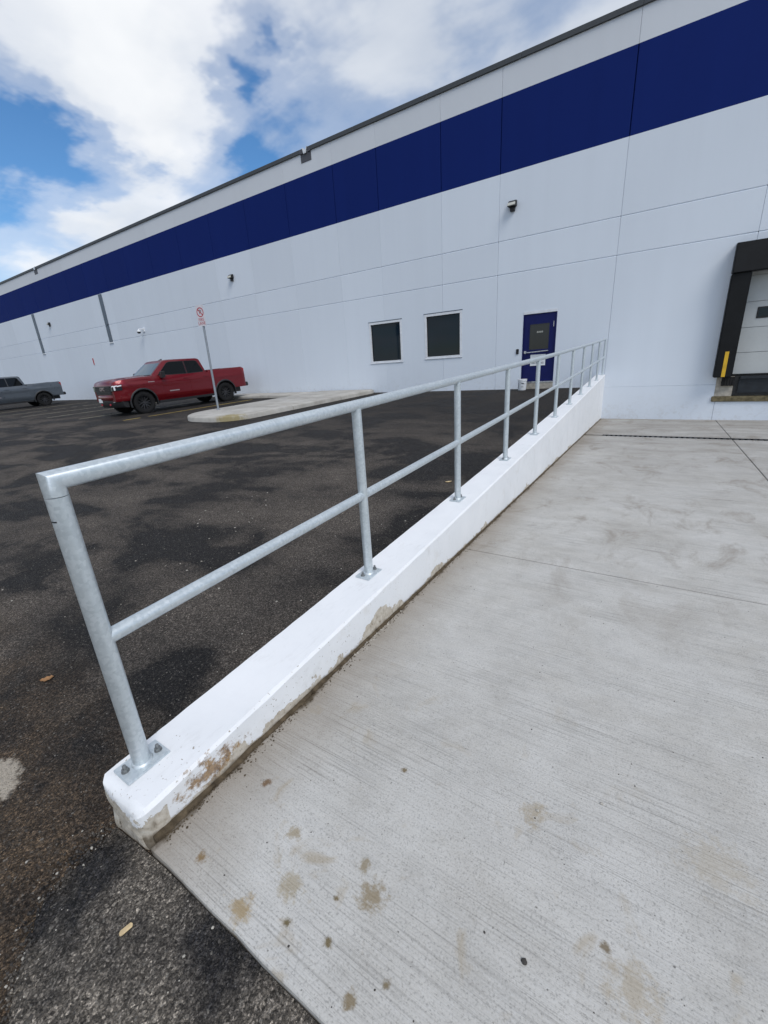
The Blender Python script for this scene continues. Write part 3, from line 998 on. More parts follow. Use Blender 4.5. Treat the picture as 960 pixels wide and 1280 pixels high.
# blue steel door with glazed panel
DX0, DX1, DZ0, DZ1 = -4.46, -3.375, 0.70, 2.985
fr = MB().box(DX0 + .001, DX1 - .001, YW - 0.01, YW + 0.13, DZ1 - 0.085, DZ1 - .001)
fr.build('door_header', 'aluminium', wh)
jb = MB().box(DX0 + .001, DX0 + 0.035, YW - 0.006, YW + 0.13, DZ0, DZ1 - 0.085).box(DX1 - 0.035, DX1 - .001, YW - 0.006, YW + 0.13, DZ0, DZ1 - 0.085)
jb.build('door_jamb', 'door_blue', wh)
dl = MB()
GX0, GX1, GZ0, GZ1 = -4.25, -3.59, 1.77, 2.58
a0, a1 = DX0 + 0.040, DX1 - 0.040
dl.box(a0, GX0, YW + 0.02, YW + 0.065, DZ0 + 0.035, DZ1 - 0.09).box(GX1, a1, YW + 0.02, YW + 0.065, DZ0 + 0.035, DZ1 - 0.09)
dl.box(GX0, GX1, YW + 0.02, YW + 0.065, GZ1, DZ1 - 0.09).box(GX0, GX1, YW + 0.02, YW + 0.065, DZ0 + 0.035, GZ0)
door = dl.build('door', 'door_blue', wh)
MB().box(GX0, GX1, YW + 0.035, YW + 0.05, GZ0, GZ1).build('door_pane', 'door_glass', door)
tr = MB()
for a, b_, c, d in ((GX0 - .02, GX1 + .02, GZ1 - .005, GZ1 + .03), (GX0 - .02, GX1 + .02, GZ0 - .03, GZ0 + .005), (GX0 - .02, GX0 + .01, GZ0 + .005, GZ1 - .005), (GX1 - .01, GX1 + .02, GZ0 + .005, GZ1 - .005)):
    tr.box(a, b_, YW + 0.012, YW + 0.03, c, d)
tr.build('pane_trim', 'door_blue', door)
hb = MB().tube([(GX0 - 0.02, YW - 0.045, 1.685), (GX1 + 0.0, YW - 0.045, 1.715)], 0.020, 10)
hb.box(GX0 - 0.01, GX0 + 0.03, YW - 0.045, YW + 0.02, 1.67, 1.70).box(GX1 - 0.03, GX1 + 0.0, YW - 0.045, YW + 0.02, 1.70, 1.73)
hb.build('pull_bar', 'bright_metal', door, smooth=40)
MB().box(a0 + 0.03, a0 + 0.10, YW - 0.01, YW + 0.02, 1.66, 1.74).tube([(a0 + .06, YW - .03, 1.70), (a0 + .17, YW - .03, 1.69)], 0.014, 8).build('door_handle', 'bright_metal', door, smooth=40)
MB().box(a1 - 0.06, a1 - 0.045, YW + 0.006, YW + 0.02, 2.45, 2.62).build('hinge', 'bright_metal', door)
for k in range(4):
    xk = -4.0 + k * 0.052
    mk = MB().box(xk, xk + 0.036, YW + 0.031, YW + 0.034, 2.30, 2.312).box(xk, xk + 0.036, YW + 0.031, YW + 0.034, 2.335, 2.347).box(xk, xk + 0.010, YW + 0.031, YW + 0.034, 2.312, 2.335).box(xk + .026, xk + 0.036, YW + 0.031, YW + 0.034, 2.312, 2.335)
    mk.build('glass_lettering', 'lamp_lens', door)
MB().box(DX0 + .001, DX1 - .001, YW - 0.03, YW + 0.13, DZ0 - 0.01, DZ0 + 0.03).build('threshold', 'bright_metal', wh)
MB().box(DX0 + .003, DX1 - .003, YW - 0.02, YW + 0.15, 0.40, DZ0 - 0.011).build('door_step', 'foundation_concrete', wh)

# tall narrow metal covers up the wall, far left
for xc in (-31.78, -42.72):
    so = None
    for z0, z1 in ((4.16, 5.19), (5.21, 7.05)):
        MB().box(xc - 0.20, xc + 0.20, YW - 0.05, YW + 0.0, z0, z1).build('joint_cover', 'strip_metal', wh, bevel=0.02, bseg=1)
    MB().box(xc - 0.24, xc + 0.24, YW - 0.06, YW, 4.10, 4.158).build('cover_foot', 'aluminium', wh)

# loading dock
DL, DR = 0.985, 4.13
head = MB()
head.prism([(DL, YW, 3.30), (DL, YW - 0.42, 3.28), (DL, YW - 0.30, 3.99), (DL, YW, 4.03)], (DR - DL, 0, 0))
head.build('dock_seal_head', 'black_vinyl', wh, bevel=0.015)
for (a, b_) in ((DL, 1.40), (DR - 0.415, DR)):
    sp = MB().box(a, b_, YW - 0.36, YW + 0.0, 0.685, 3.275).build('dock_seal_pad', 'black_vinyl', wh, bevel=0.02)
    MB().box(a + 0.17, a + 0.255, YW - 0.366, YW - 0.360, 0.70, 1.36).build('guide_stripe', 'yellow_vinyl', sp)
dd = [0.74, 1.305, 1.945, 2.585, 3.225, 3.7]
for k in range(5):
    z0, z1 = dd[k] + 0.004, dd[k + 1] - 0.004
    dp = MB().box(1.12, 4.0, YW + 0.10, YW + 0.15, z0, z1).build('dock_door_panel', 'dock_door_paint', wh, bevel=0.006)
    if k == 2:
        for xa in (1.70, 2.84):
            bz = MB().box(xa, xa + 0.62, YW + 0.082, YW + 0.10, 2.16, 2.44).build('window_frame', 'black_plastic', dp, bevel=0.03, bseg=3)
            MB().box(xa + 0.04, xa + 0.58, YW + 0.076, YW + 0.082, 2.20, 2.40).build('pane', 'window_glass', dp)
MB().box(1.12, 4.0, YW + 0.095, YW + 0.15, 0.69, 0.742).build('bottom_seal', 'black_rubber', wh)
MB().box(1.105, 4.015, YW + 0.152, YW + 0.19, 0.13, 3.59).build('dock_back', 'concrete_core', wh)
MB().box(1.60, 3.52, YW - 0.03, YW + 0.14, 0.235, 0.685).build('dock_leveler', 'dark_steel', wh, bevel=0.01)
MB().box(1.62, 3.50, YW - 0.09, YW - 0.03, 0.62, 0.682).build('leveler_lip', 'dark_steel', wh)
MB().box(1.50, 3.62, YW + 0.02, YW + 0.145, 0.18, 0.688).build('pit_frame', 'black_plastic', wh)
for (a, b_) in ((1.10, 1.50), (3.62, 4.02)):
    MB().box(a + .002, b_ - .002, YW - 0.004, YW + 0.14, 0.15, 0.684).build('pit_cheek', 'foundation_concrete', wh)
for a in (1.215, 3.61):
    bp = MB()
    for q in range(5):
        bp.box(a + q * 0.059, a + q * 0.059 + 0.055, YW - 0.115, YW - 0.004, 0.44, 0.68)
    bp.build('dock_bumper', 'black_rubber', wh, bevel=0.006, bseg=1)
MB().box(1.055, 4.06, YW - 0.05, YW + 0.14, 0.0, 0.149).build('dock_sill', 'mossy_sill', wh, bevel=0.012)

# small fittings on the wall (things of their own)


def wall_light(x, z, label, s=1.0):
    r = empty('wall_light', (x, YW, z))
    tag(r, label, 'wall light', 'lamps along the warehouse wall')
    prof = [(0, 0.16), (-0.10, 0.15), (-0.22, 0.06), (-0.25, -0.02), (-0.23, -0.06), (0, -0.06)]
    MB().prism([(-0.16, y, q) for y, q in prof], (0.32, 0, 0)).build('housing', 'black_plastic', r, bevel=0.02)
    MB().prism([(-0.145, -0.262, -0.03), (-0.145, -0.226, 0.065), (-0.145, -0.18, 0.03), (-0.145, -0.2, -0.05)], (0.29, 0, 0)).build('lens', 'lamp_lens', r)
    MB().box(-0.09, 0.09, -0.10, -0.0, -0.20, -0.06).build('junction_box', 'black_plastic', r, bevel=0.008)
    r.scale = (0.82, 0.82, 0.82)
    return r


wall_light(-4.95, 6.14, 'black wall light high on the white wall above the blue door')
wall_light(-18.80, 6.12, 'black wall light on the white wall above the red pickup')
wall_light(-40.2, 6.08, 'black wall light between the two tall metal strips at far left')
sc = empty('security_camera', (-27.6, YW, 4.45))
tag(sc, 'small white dome camera low on the wall left of the parking sign', 'camera')
MB().box(-0.09, 0.09, -0.04, 0, -0.02, 0.20).tube([(0, -0.02, 0.12), (0, -0.30, 0.12), (0, -0.34, 0.06)], 0.03, 10).lathe([(0.001, 0.07), (0.10, 0.06), (0.12, 0.0), (0.12, -0.03)], 16, (0, -0.34, 0)).build('bracket', 'white_plastic', sc, smooth=40)
MB().lathe([(0.105, -0.03), (0.10, -0.08), (0.07, -0.12), (0.001, -0.135)], 16, (0, -0.34, 0)).build('dome', 'black_plastic', sc, smooth=60)
cr = empty('card_reader', (-4.62, YW, 1.66))
tag(cr, 'small black card reader on the wall left of the blue door', 'card reader')
MB().box(-0.045, 0.045, -0.03, 0, 0, 0.17).build('casing', 'black_plastic', cr, bevel=0.01)
MB().box(-0.030, 0.030, -0.034, -0.03, 0.09, 0.15).build('reader_face', 'dark_steel', cr)
rs = empty('wall_sign', (-34.95, YW, 2.86))
tag(rs, 'tiny narrow red sign on the far wall between the two pickups', 'sign')
MB().box(-0.10, 0.10, -0.012, 0, 0, 0.50).build('plate', 'sign_white', rs)
MB().box(-0.075, 0.075, -0.016, -0.012, 0.03, 0.47).build('print', 'print_red', rs)

# notice on the door
nt = empty('door_notice', (-3.92, YW + 0.012, 1.25))
tag(nt, 'white printed notice reading RECEIVING taped to the blue door', 'notice')
MB().box(-0.25, 0.25, -0.003, 0.0, 0.0, 0.36).build('sheet', 'white_paper', nt, bevel=0.0)
text_mesh('lettering', 'RECEIVING', 0.083, 'print_black', nt, frame_mat((0, -0.0045, 0.085), (1, 0, 0), (0, 0, 1)))

# white bucket beside the door step
BX, BY = -4.30, 15.42
bz = z_lot(BX, BY)
bk_ = empty('bucket', (BX, BY, bz))
tag(bk_, 'white plastic bucket with dark printing on the asphalt below the blue door', 'bucket')
MB().lathe([(0.001, 0.004), (0.128, 0.0), (0.132, 0.01), (0.146, 0.30), (0.156, 0.302), (0.156, 0.325), (0.150, 0.33), (0.158, 0.338), (0.158, 0.362), (0.15, 0.366), (0.001, 0.366)], 32).build('body', 'white_plastic', bk_, smooth=40)
MB().tube([(0.158 * math.cos(a), 0.158 * math.sin(a) * 1.05, 0.31 - 0.10 * math.sin((a + 2.6) / 2.0 * 1.0)) for a in [-2.6 + 2.1 * k / 10 for k in range(11)]], 0.004, 6).build('handle', 'bright_metal', bk_)
for a0_, a1_, z0_, z1_ in ((-1.55, -1.05, 0.225, 0.25), (-1.25, -0.9, 0.205, 0.225), (-2.5, -2.35, 0.07, 0.24), (-1.5, -1.0, 0.10, 0.11), (-1.5, -1.0, 0.13, 0.14)):
    lb = MB()
    vs_, fs_ = [], []
    for k in range(6):
        a = a0_ + (a1_ - a0_) * k / 5
        for zq in (z0_, z1_):
            rr = 0.1325 + 0.014 * (zq - 0.01) / 0.29
            vs_.append((rr * 1.006 * math.cos(a), rr * 1.006 * math.sin(a), zq))
        if k:
            fs_.append((2 * k - 2, 2 * k, 2 * k + 1, 2 * k - 1))
    lb.add(vs_, fs_)
    lb.build('print_mark', 'print_black', bk_)

# ------------------------------------------------------------------ retaining wall
rw = MB()
yy = []
y = 0.362
while y < 15.78:
    yy.append(y)
    y += 0.011 if y < 0.62 else 0.035 if y < 2.6 else 0.12 if y < 6 else 0.4
yy.append(15.797)


def wall_profile(y):
    """closed outline of the wall at y: list of (x, z), finely divided"""
    xl, xr, zt = wall_l(y), wall_r(y), z_top(y)
    zl, zr = z_lot(xl, y) - 0.12, z_ramp(y) - 0.12
    c1 = 0.011 + 0.005 * mn.noise(Vector((y * 6, 9, 0)))
    key = [(xl + 0.004, zl, 8), (xl, zt - 0.012, 2), (xl + 0.010, zt, 10), (xr - c1 * 1.2 - 0.004, zt, 3), (xr - 0.004, zt - c1, 12), (xr + 0.004, zr, 1)]
    out = []
    for (x0, z0, n), (x1, z1, _) in zip(key, key[1:] + key[:1]):
        for k in range(n):
            out.append((x0 + (x1 - x0) * k / n, z0 + (z1 - z0) * k / n))
    return out


def chip(p, y):
    """how far a surface point is worn inwards"""
    v = Vector((p[0], y, p[1]))
    d = 0.0016 * mn.noise(v * 9) + 0.0011 * mn.noise(v * 31)
    if y < 0.62:
        f_ = max(0.0, 1 - (y - 0.36) / 0.12)
        low = max(0.0, min(1.0, (0.19 - p[1]) / 0.10))
        d += (0.010 * max(0, mn.noise(v * 17) + 0.25) + 0.006 * max(0, mn.noise(v * 45))) * f_ * (0.35 + low)
    return d


def wall_ring(y, shrink=0.0, yo=None):
    pr_ = wall_profile(y)
    cx = sum(q[0] for q in pr_) / len(pr_)
    cz_ = 0.10
    r = []
    for (x, z) in pr_:
        dx, dz = cx - x, cz_ - z
        ln = math.hypot(dx, dz) + 1e-6
        k = chip((x, z), y) + shrink
        k = min(k, ln * 0.95)
        yq = y if yo is None else yo
        if yo is not None:
            v = Vector((x, z, 3))
            yq += 0.006 * mn.noise(v * 14) + 0.004 * mn.noise(v * 40) + 0.014 * max(0, mn.noise(v * 9 + Vector((2, 0, 0)))) * max(0, min(1, (0.14 - z) / 0.08))
        r.append((x + dx / ln * k, yq, z + dz / ln * k * 0.8))
    return r


rings = [wall_ring(0.362, 0.10, 0.336), wall_ring(0.362, 0.06, 0.337), wall_ring(0.362, 0.034, 0.339), wall_ring(0.362, 0.022, 0.343), wall_ring(0.362, 0.010, 0.352)]
rings += [wall_ring(y) for y in yy]
rw.ring_loft(rings)
rwo = rw.build('retaining_wall', 'kerb_paint', smooth=32)
tag(rwo, 'low white painted concrete retaining wall with peeling paint beside the ramp', 'wall')

# soil washed into the joint along the wall, and crumbs of it
so = MB()
rs_ = []
ny = 700
for k in range(ny):
    y = 0.36 + (15.7 - 0.36) * (k / (ny - 1)) ** 1.5
    w = 0.016 + 0.014 * mn.fractal(Vector((y * 8, 0, 0)), 0.8, 2, 3) + 0.006
    w = max(0.004, w * 0.75 + 0.008 * mn.noise(Vector((y * 42, 2, 0))))
    hh = max(0.004, 0.010 + 0.010 * mn.noise(Vector((y * 7, 4, 0))))
    xr = wall_r(y)
    rs_.append([(xr - 0.01, y, z_ramp(y) - 0.02), (xr - 0.004, y, z_ramp(y) + hh), (xr + w * 0.5, y, z_ramp(y) + hh * 0.55), (xr + w, y, z_ramp(y) + 0.001), (xr + w, y, z_ramp(y) - 0.02)])
so.ring_loft(rs_)
tag(so.build('joint_soil', 'soil', smooth=60), 'strip of brown soil washed along the foot of the white wall', 'soil', kind='stuff')

# ------------------------------------------------------------------ railing
rail = empty('railing', (-1.443, 0.459, 0.2))
tag(rail, 'galvanised two rail pipe railing bolted along the white retaining wall', 'railing')
RO = Vector((-1.443, 0.459, 0.2))


def part(mb, name, mat, parent, smooth=None, bevel=0):
    """build in world coordinates under a parent chain that ends at the railing's origin"""
    o = mb.build(name, mat, parent, smooth, bevel)
    o.data.transform(Matrix.Translation(-RO))
    return o


PR = 0.030
tops = []
for i in range(11):
    y = 0.459 + 1.524 * i
    if i == 10:
        y -= 0.03
    x = -1.443 - 0.0417 * i
    zb = z_top(y)
    tops.append(Vector((x, y, zb + 1.067)))
    mb = MB()
    if i == 0:
        mb.tube([(x, y, zb + 0.008), (x, y, zb + 1.02)], PR, 24)
    else:
        mb.tube([(x, y, zb + 0.008), (x, y, zb + 1.05)], PR * (0.95), 20)
    po = part(mb, 'post', 'galvanised', rail, smooth=50)
    pl = MB().box(x - 0.052, x + 0.052, y - 0.078, y + 0.078, zb - 0.002, zb + 0.010)
    bp = part(pl, 'base_plate', 'galvanised', po, bevel=0.002)
    wd = MB().lathe([(PR + 0.007, 0.0), (PR + 0.004, 0.005), (PR, 0.008)], 20, (x, y, zb + 0.010))
    part(wd, 'weld', 'galvanised', po, smooth=50)
    if i < 4:
        for s in (-1, 1):
            bo = MB()
            hx, hy = x + 0.008 * s, y + s * 0.056
            bo.lathe([(0.014, 0.0), (0.014, 0.0025)], 16, (hx, hy, zb + 0.010))
            bo.lathe([(0.0115, 0.0025), (0.0115, 0.0125)], 6, (hx, hy, zb + 0.010))
            bo.lathe([(0.0065, 0.0125), (0.0065, 0.025), (0.0055, 0.0265)], 10, (hx, hy, zb + 0.010))
            part(bo, 'anchor_bolt', 'bolt_metal', po)
# top rail with a mitred corner running down into the first post
t0 = tops[0]
pts = [t0 + Vector((0, 0, -0.05)), t0 + Vector((0, 0.0, -0.004)), t0 + Vector((0, 0.012, 0.0))]
rings_pts = [Vector((t0.x, t0.y, t0.z - 0.055)), Vector((t0.x, t0.y, t0.z))] + tops[1:]
mb = MB()
mb.tube([t0 + Vector((0, 0, -0.045)), t0, tops[1]], PR, 24)
part(mb, 'top_rail', 'galvanised', rail, smooth=50)
groups = [(1, 3), (3, 6), (6, 10)]
for a, b_ in groups:
    part(MB().tube(tops[a:b_ + 1], PR, 20), 'top_rail', 'galvanised', rail, smooth=50)
for (i, k) in ((2, 0.62), (5, 0.4)):
    c = tops[i].lerp(tops[i + 1], k)
    d = (tops[i + 1] - tops[i]).normalized()
    part(MB().tube([c - d * 0.012, c - d * 0.006, c + d * 0.006, c + d * 0.012], PR + 0.002, 20), 'weld_bead', 'galvanised', rail, smooth=50)
for i in range(10):
    a = tops[i] + Vector((0, 0, -0.535))
    b_ = tops[i + 1] + Vector((0, 0, -0.535))
    part(MB().tube([a, b_], PR * 0.86, 18), 'mid_rail', 'galvanised', rail, smooth=50)
mk = MB()
arc_ = [math.radians(255 + 50 * k / 10) for k in range(11)]
mk.add([(t0.x + (PR + 0.0008) * math.cos(a), t0.y + (PR + 0.0008) * math.sin(a), t0.z - 0.116 + dz) for a in arc_ for dz in (-0.002, 0.002)], [(2 * k, 2 * k + 2, 2 * k + 3, 2 * k + 1) for k in range(10)])
part(mk, 'saw_mark', 'dark_steel', rail)

# ------------------------------------------------------------------ parking sign
SX, SY = -13.236, 9.614
sz = z_lot(SX, SY) + 0.15
sg = empty('parking_sign', (SX, SY, sz))
tag(sg, 'white and red parking sign on a leaning galvanised post in the kerbed island', 'sign')
MB().tube([(0, 0, -0.05), (0.02, 0.0, 3.33)], 0.036, 14).build('post', 'shaded_galvanised', sg, smooth=50)
MB().lathe([(0.075, 0.0), (0.075, 0.012), (0.045, 0.02)], 16).build('base_collar', 'shaded_galvanised', sg, smooth=40)
ang = math.radians(10)
ux = Vector((math.cos(ang), math.sin(ang), 0))
nn = Vector((math.sin(ang), -math.cos(ang), 0))
o0 = Vector((0.02, 0, 0)) + nn * 0.042


def signpt(u, v, d=0.0):
    return o0 + ux * u + Vector((0, 0, v)) + nn * d


w, z0, z1, r = 0.165, 2.70, 3.33, 0.03
outl = []
for cx, cz, a0 in ((w - r, z0 + r, 270), (w - r, z1 - r, 0), (-w + r, z1 - r, 90), (-w + r, z0 + r, 180)):
    for k in range(5):
        a = math.radians(a0 + 22.5 * k)
        outl.append(signpt(cx + r * math.cos(a), cz + r * math.sin(a)))
plate = MB().prism(outl, nn * 0.004).build('plate', 'sign_white', sg)
cz = 3.12


def ring2(cx, cz_, ro, ri, d, name):
    mb = MB()
    A = [signpt(cx + ro * math.cos(2 * math.pi * k / 28), cz_ + ro * math.sin(2 * math.pi * k / 28), d) for k in range(28)]
    B = [signpt(cx + ri * math.cos(2 * math.pi * k / 28), cz_ + ri * math.sin(2 * math.pi * k / 28), d) for k in range(28)]
    mb.add(A + B, [(k, (k + 1) % 28, 28 + (k + 1) % 28, 28 + k) for k in range(28)])
    return mb.build(name, 'print_red', plate)


ring2(0, cz, 0.145, 0.115, 0.0055, 'prohibition_ring')
bar = [signpt(-0.088 + 0.011, cz + 0.088 + 0.011, 0.006), signpt(-0.088 - 0.011, cz + 0.088 - 0.011, 0.006), signpt(0.088 - 0.011, cz - 0.088 - 0.011, 0.006), signpt(0.088 + 0.011, cz - 0.088 + 0.011, 0.006)]
MB().add(bar, [(0, 1, 2, 3)]).build('prohibition_bar', 'print_red', plate)
text_mesh('symbol', 'P', 0.19, 'print_black', plate, frame_mat(signpt(0, cz, 0.005), ux, (0, 0, 1)), 0.0002)
text_mesh('lettering', 'FIRE', 0.13, 'print_red', plate, frame_mat(signpt(0, 2.895, 0.0055), ux, (0, 0, 1)), 0.0003)
text_mesh('lettering', 'LANE', 0.13, 'print_red', plate, frame_mat(signpt(0, 2.785, 0.0055), ux, (0, 0, 1)), 0.0003)
for o in (plate,):
    pass

# ------------------------------------------------------------------ pickup trucks
FA, RA = 0.0, -3.745
AR = 0.515


def z_hi(x):
    pts_ = [(0.97, 1.12), (0.93, 1.225), (0.86, 1.285), (0.7, 1.32), (0.3, 1.35), (-0.2, 1.372), (-0.62, 1.378), (-1.2, 1.355), (-3.02, 1.345), (-3.03, 1.335), (-3.05, 1.335), (-3.07, 1.42), (-4.3, 1.435), (-4.86, 1.455), (-4.93, 1.44)]
    for (a, za), (b_, zb_) in zip(pts_, pts_[1:]):
        if b_ <= x <= a:
            return za + (zb_ - za) * (a - x) / (a - b_)
    return 1.3


def z_lo(x):
    base = 0.43
    if x > 0.45:
        base = 0.56
    if x < -4.2:
        base = 0.58
    for c in (FA, RA):
        d = abs(x - c)
        if d < AR:
            return max(base, 0.42 + math.sqrt(AR * AR - d * d))
    return base


def half_w(x, z):
    w = 1.0 - 0.10 * max(0, (z - 1.02) / 0.45) ** 2 - 0.045 * max(0, (0.8 - z) / 0.35) ** 2
    w += 0.022 * math.exp(-((z - 1.12) / 0.05) ** 2) + 0.016 * math.exp(-((z - 0.62) / 0.06) ** 2)
    for c in (FA, RA):
        d = abs(x - c)
        w += 0.028 * max(0, 1 - (d / 0.72) ** 2) * max(0, min(1, (z - 0.5) / 0.4)) * max(0, min(1, (1.25 - z) / 0.2))
    if x > 0.45:
        w -= 0.17 * ((x - 0.45) / 0.5) ** 2.2
    if x < -4.75:
        w -= 0.05 * ((-4.75 - x) / 0.18) ** 2
    return w


def make_truck(paint, name):
    root = empty(name)
    st = [0.97, 0.95, 0.92, 0.88, 0.82, 0.74, 0.65, 0.58]
    for c in (FA, RA):
        n = 18
        for k in range(n + 1):
            st.append(c + AR * 0.99999 * math.cos(math.pi * k / n))
        st += [c + AR + 0.004, c - AR - 0.004]
    st += [-0.62, -0.75, -0.95, -1.2, -1.5, -1.8, -2.1, -2.4, -2.7, -2.95, -3.02, -3.03, -3.05, -3.07, -4.4, -4.55, -4.7, -4.78, -4.84, -4.89, -4.93]
    st = sorted(set(round(s_, 5) for s_ in st), reverse=True)
    rows = 12
    mb = MB()
    rings = []
    for x in st:
        zl, zh = z_lo(x), z_hi(x)
        zh = max(zh, zl + 0.02)
        side = []
        for k in range(rows + 1):
            u = k / rows
            z = zl + (zh - zl) * u
            w = half_w(x, z)
            if u > 0.9:
                w -= 0.02 * ((u - 0.9) / 0.1) ** 2
            side.append((w, z))
        bed = x <= -3.07
        if bed:
            wi = side[-1][0] - 0.07
            topp = [(wi, zh), (wi, 0.95 if x > -4.88 else zh)]
            if x > -3.08:
                topp = [(wi, zh), (wi, zh)]
            wcent = topp[-1][1]
            mid = [(wi * 0.5, wcent), (0, wcent)]
        else:
            cw = side[-1][0]
            hood = x > -0.70
            f_ = 0.045 if hood else 0
            topp = [(cw * 0.86, zh + f_ * 0.55), (cw * 0.62, zh + f_ * (0.62 if x < 0.85 else 0.3))]
            mid = [(cw * 0.56, zh + f_ * 0.98), (0, zh + f_ * 1.1)]
        half = side + topp + mid
        ring_ = [(x, y, z) for y, z in half] + [(x, -y, z) for y, z in reversed(half[:-1])]
        rings.append(ring_)
    mb.ring_loft(rings, cap0=True, cap1=True, closed=False)
    body = mb.build('body', paint, root, smooth=32)

    # dark underbody and wheel housings
    MB().box(-4.75, 0.80, -0.70, 0.70, 0.36, 0.98).build('underbody', 'black_plastic', root)
    for s in (-1, 1):
        MB().box(-3.15, -0.60, s * 0.90 - 0.045, s * 0.90 + 0.045, 0.33, 0.445).build('sill', 'black_plastic', root, bevel=0.015)
        for c in (FA, RA):
            fl = MB()
            rr_ = []
            for k in range(25):
                a = math.radians(-14 + 208 * k / 24)
                sec = []
                for (ro, dy) in ((AR - 0.012, -0.10), (AR - 0.012, 0.022), (AR + 0.02, 0.022), (AR + 0.042, 0.006), (AR + 0.042, -0.03)):
                    px_, pz_ = c + ro * math.cos(a), 0.42 + ro * math.sin(a)
                    wv = half_w(px_, max(0.55, pz_)) + dy
                    sec.append((px_, s * wv, pz_))
                rr_.append(sec)
            fl.ring_loft(rr_)
            fl.build('wheel_arch', 'black_plastic', root, smooth=40)

    # cab: roof and pillars lofted from the belt line
    def rrect(x0, x1, h, z, rf, rr, n=6, zf=None):
        pts_ = []
        for cx, cy, a0, r_ in ((x0 - rf, h - rf, 0, rf), (x1 + rr, h - rr, 90, rr), (x1 + rr, -h + rr, 180, rr), (x0 - rf, -h + rf, 270, rf)):
            for k in range(n + 1):
                a = math.radians(a0 + 90 * k / n)
                pts_.append((cx + r_ * math.cos(a), cy + r_ * math.sin(a), z))
        return pts_
    cb = MB()
    cb.ring_loft([rrect(-0.42, -3.04, 0.895, 1.27, 0.10, 0.06), rrect(-1.185, -2.88, 0.745, 1.885, 0.12, 0.08), rrect(-1.25, -2.85, 0.71, 1.928, 0.12, 0.10), rrect(-1.36, -2.80, 0.64, 1.954, 0.14, 0.12), rrect(-1.62, -2.60, 0.42, 1.968, 0.14, 0.12)], cap0=False)
    cab = cb.build('cab', paint, root, smooth=40)

    def sy(z):
        return 0.895 + (0.745 - 0.895) * (z - 1.27) / 0.615

    def fx(z):
        return -0.42 + (-1.185 + 0.42) * (z - 1.27) / 0.615
    for s in (-1, 1):
        for poly, nm in (([(-0.84, 1.395), (-0.96, 1.50), (-1.34, 1.82), (-1.46, 1.86), (-2.06, 1.86), (-2.06, 1.375)], 'side_window'),
                         ([(-2.12, 1.375), (-2.12, 1.86), (-2.62, 1.855), (-2.70, 1.815), (-2.86, 1.44), (-2.85, 1.395)], 'side_window')):
            g_ = MB()
            pl_ = [(x, s * (sy(z) + 0.004), z) for x, z in poly]
            g_.prism(pl_, (0, -s * 0.012, 0))
            wn = g_.build(nm, 'car_glass', root)
            tm = MB()
            m_ = len(poly)
            cxp = sum(q[0] for q in poly) / m_
            czp = sum(q[1] for q in poly) / m_
            outer = [(cxp + (x - cxp) * 1.045, czp + (z - czp) * 1.07) for x, z in poly]
            vs1 = [(x, s * (sy(z) + 0.007), z) for x, z in outer] + [(x, s * (sy(z) + 0.007), z) for x, z in poly]
            tm.add(vs1, [(k, (k + 1) % m_, m_ + (k + 1) % m_, m_ + k) for k in range(m_)])
            tm.build('window_trim', 'black_plastic', wn, fix=False)
    # windscreen
    g_ = MB()
    vs1, fs1 = [], []
    for z, h in ((1.42, 0.755), (1.50, 0.735), (1.65, 0.695), (1.84, 0.64)):
        for k in range(9):
            y = h * (-1 + 2 * k / 8)
            vs1.append((fx(z) + 0.014 - 0.02 * (y / h) ** 4, y, z + 0.008))
    for j in range(3):
        for k in range(8):
            a = j * 9 + k
            fs1.append((a, a + 1, a + 10, a + 9))
    g_.add(vs1, fs1)
    g_.build('windscreen', 'windscreen_glass', root, smooth=60)
    MB().prism([(-3.045, -0.66, 1.40), (-3.045, 0.66, 1.40), (-2.885, 0.60, 1.77), (-2.885, -0.60, 1.77)], (-0.006, 0, -0.003)).build('rear_window', 'car_glass', root)
    MB().prism([(-0.42, -0.78, 1.40), (-0.48, 0.0, 1.43), (-0.42, 0.78, 1.40), (-0.57, 0.76, 1.41), (-0.62, 0, 1.435), (-0.57, -0.76, 1.41)], (0, 0, 0.006)).build('cowl', 'black_plastic', root)
    # roof aerial fin
    MB().prism([(-1.42, 0.012, 1.95), (-1.62, 0.018, 1.96), (-1.60, 0.008, 2.02)], (0, -0.026, 0)).build('aerial_fin', 'black_plastic', root)

    # doors and their handles, mirrors
    for s in (-1, 1):
        for xa, xb in ((-0.88, -2.07), (-2.09, -3.0)):
            dm = MB()
            n_, q_ = 12, 10
            vs1, fs1 = [], []
            for k in range(n_ + 1):
                for j in range(q_ + 1):
                    z = 0.50 + (1.335 - 0.50) * j / q_
                    x = xa + (xb - xa) * k / n_
                    if xb < -2.9:
                        lim = RA + AR + 0.10
                        if z < 0.86:
                            x = max(x, xa + (max(xb, lim - 0.10 + 0.22 * (0.86 - z)) - xa) * k / n_)
                    vs1.append((x, s * (half_w(x, z) - (0.02 * max(0, (j - 9)) ** 2) + 0.006), z))
            for k in range(n_):
                for j in range(q_):
                    a = k * (q_ + 1) + j
                    fs1.append((a, a + 1, a + q_ + 2, a + q_ + 1))
            k0 = len(vs1)
            rim = [k * (q_ + 1) for k in range(n_ + 1)] + [n_ * (q_ + 1) + j for j in range(1, q_ + 1)] + [k * (q_ + 1) + q_ for k in range(n_ - 1, -1, -1)] + [j for j in range(q_ - 1, 0, -1)]
            for q in rim:
                p = vs1[q]
                vs1.append((p[0], p[1] - s * 0.012, p[2]))
            m_ = len(rim)
            for k in range(m_):
                fs1.append((rim[k], rim[(k + 1) % m_], k0 + (k + 1) % m_, k0 + k))
            dm.add(vs1, fs1)
            do = dm.build('door', paint, root, smooth=35)
            xh = xb + 0.16
            wv = half_w(xh, 1.19)
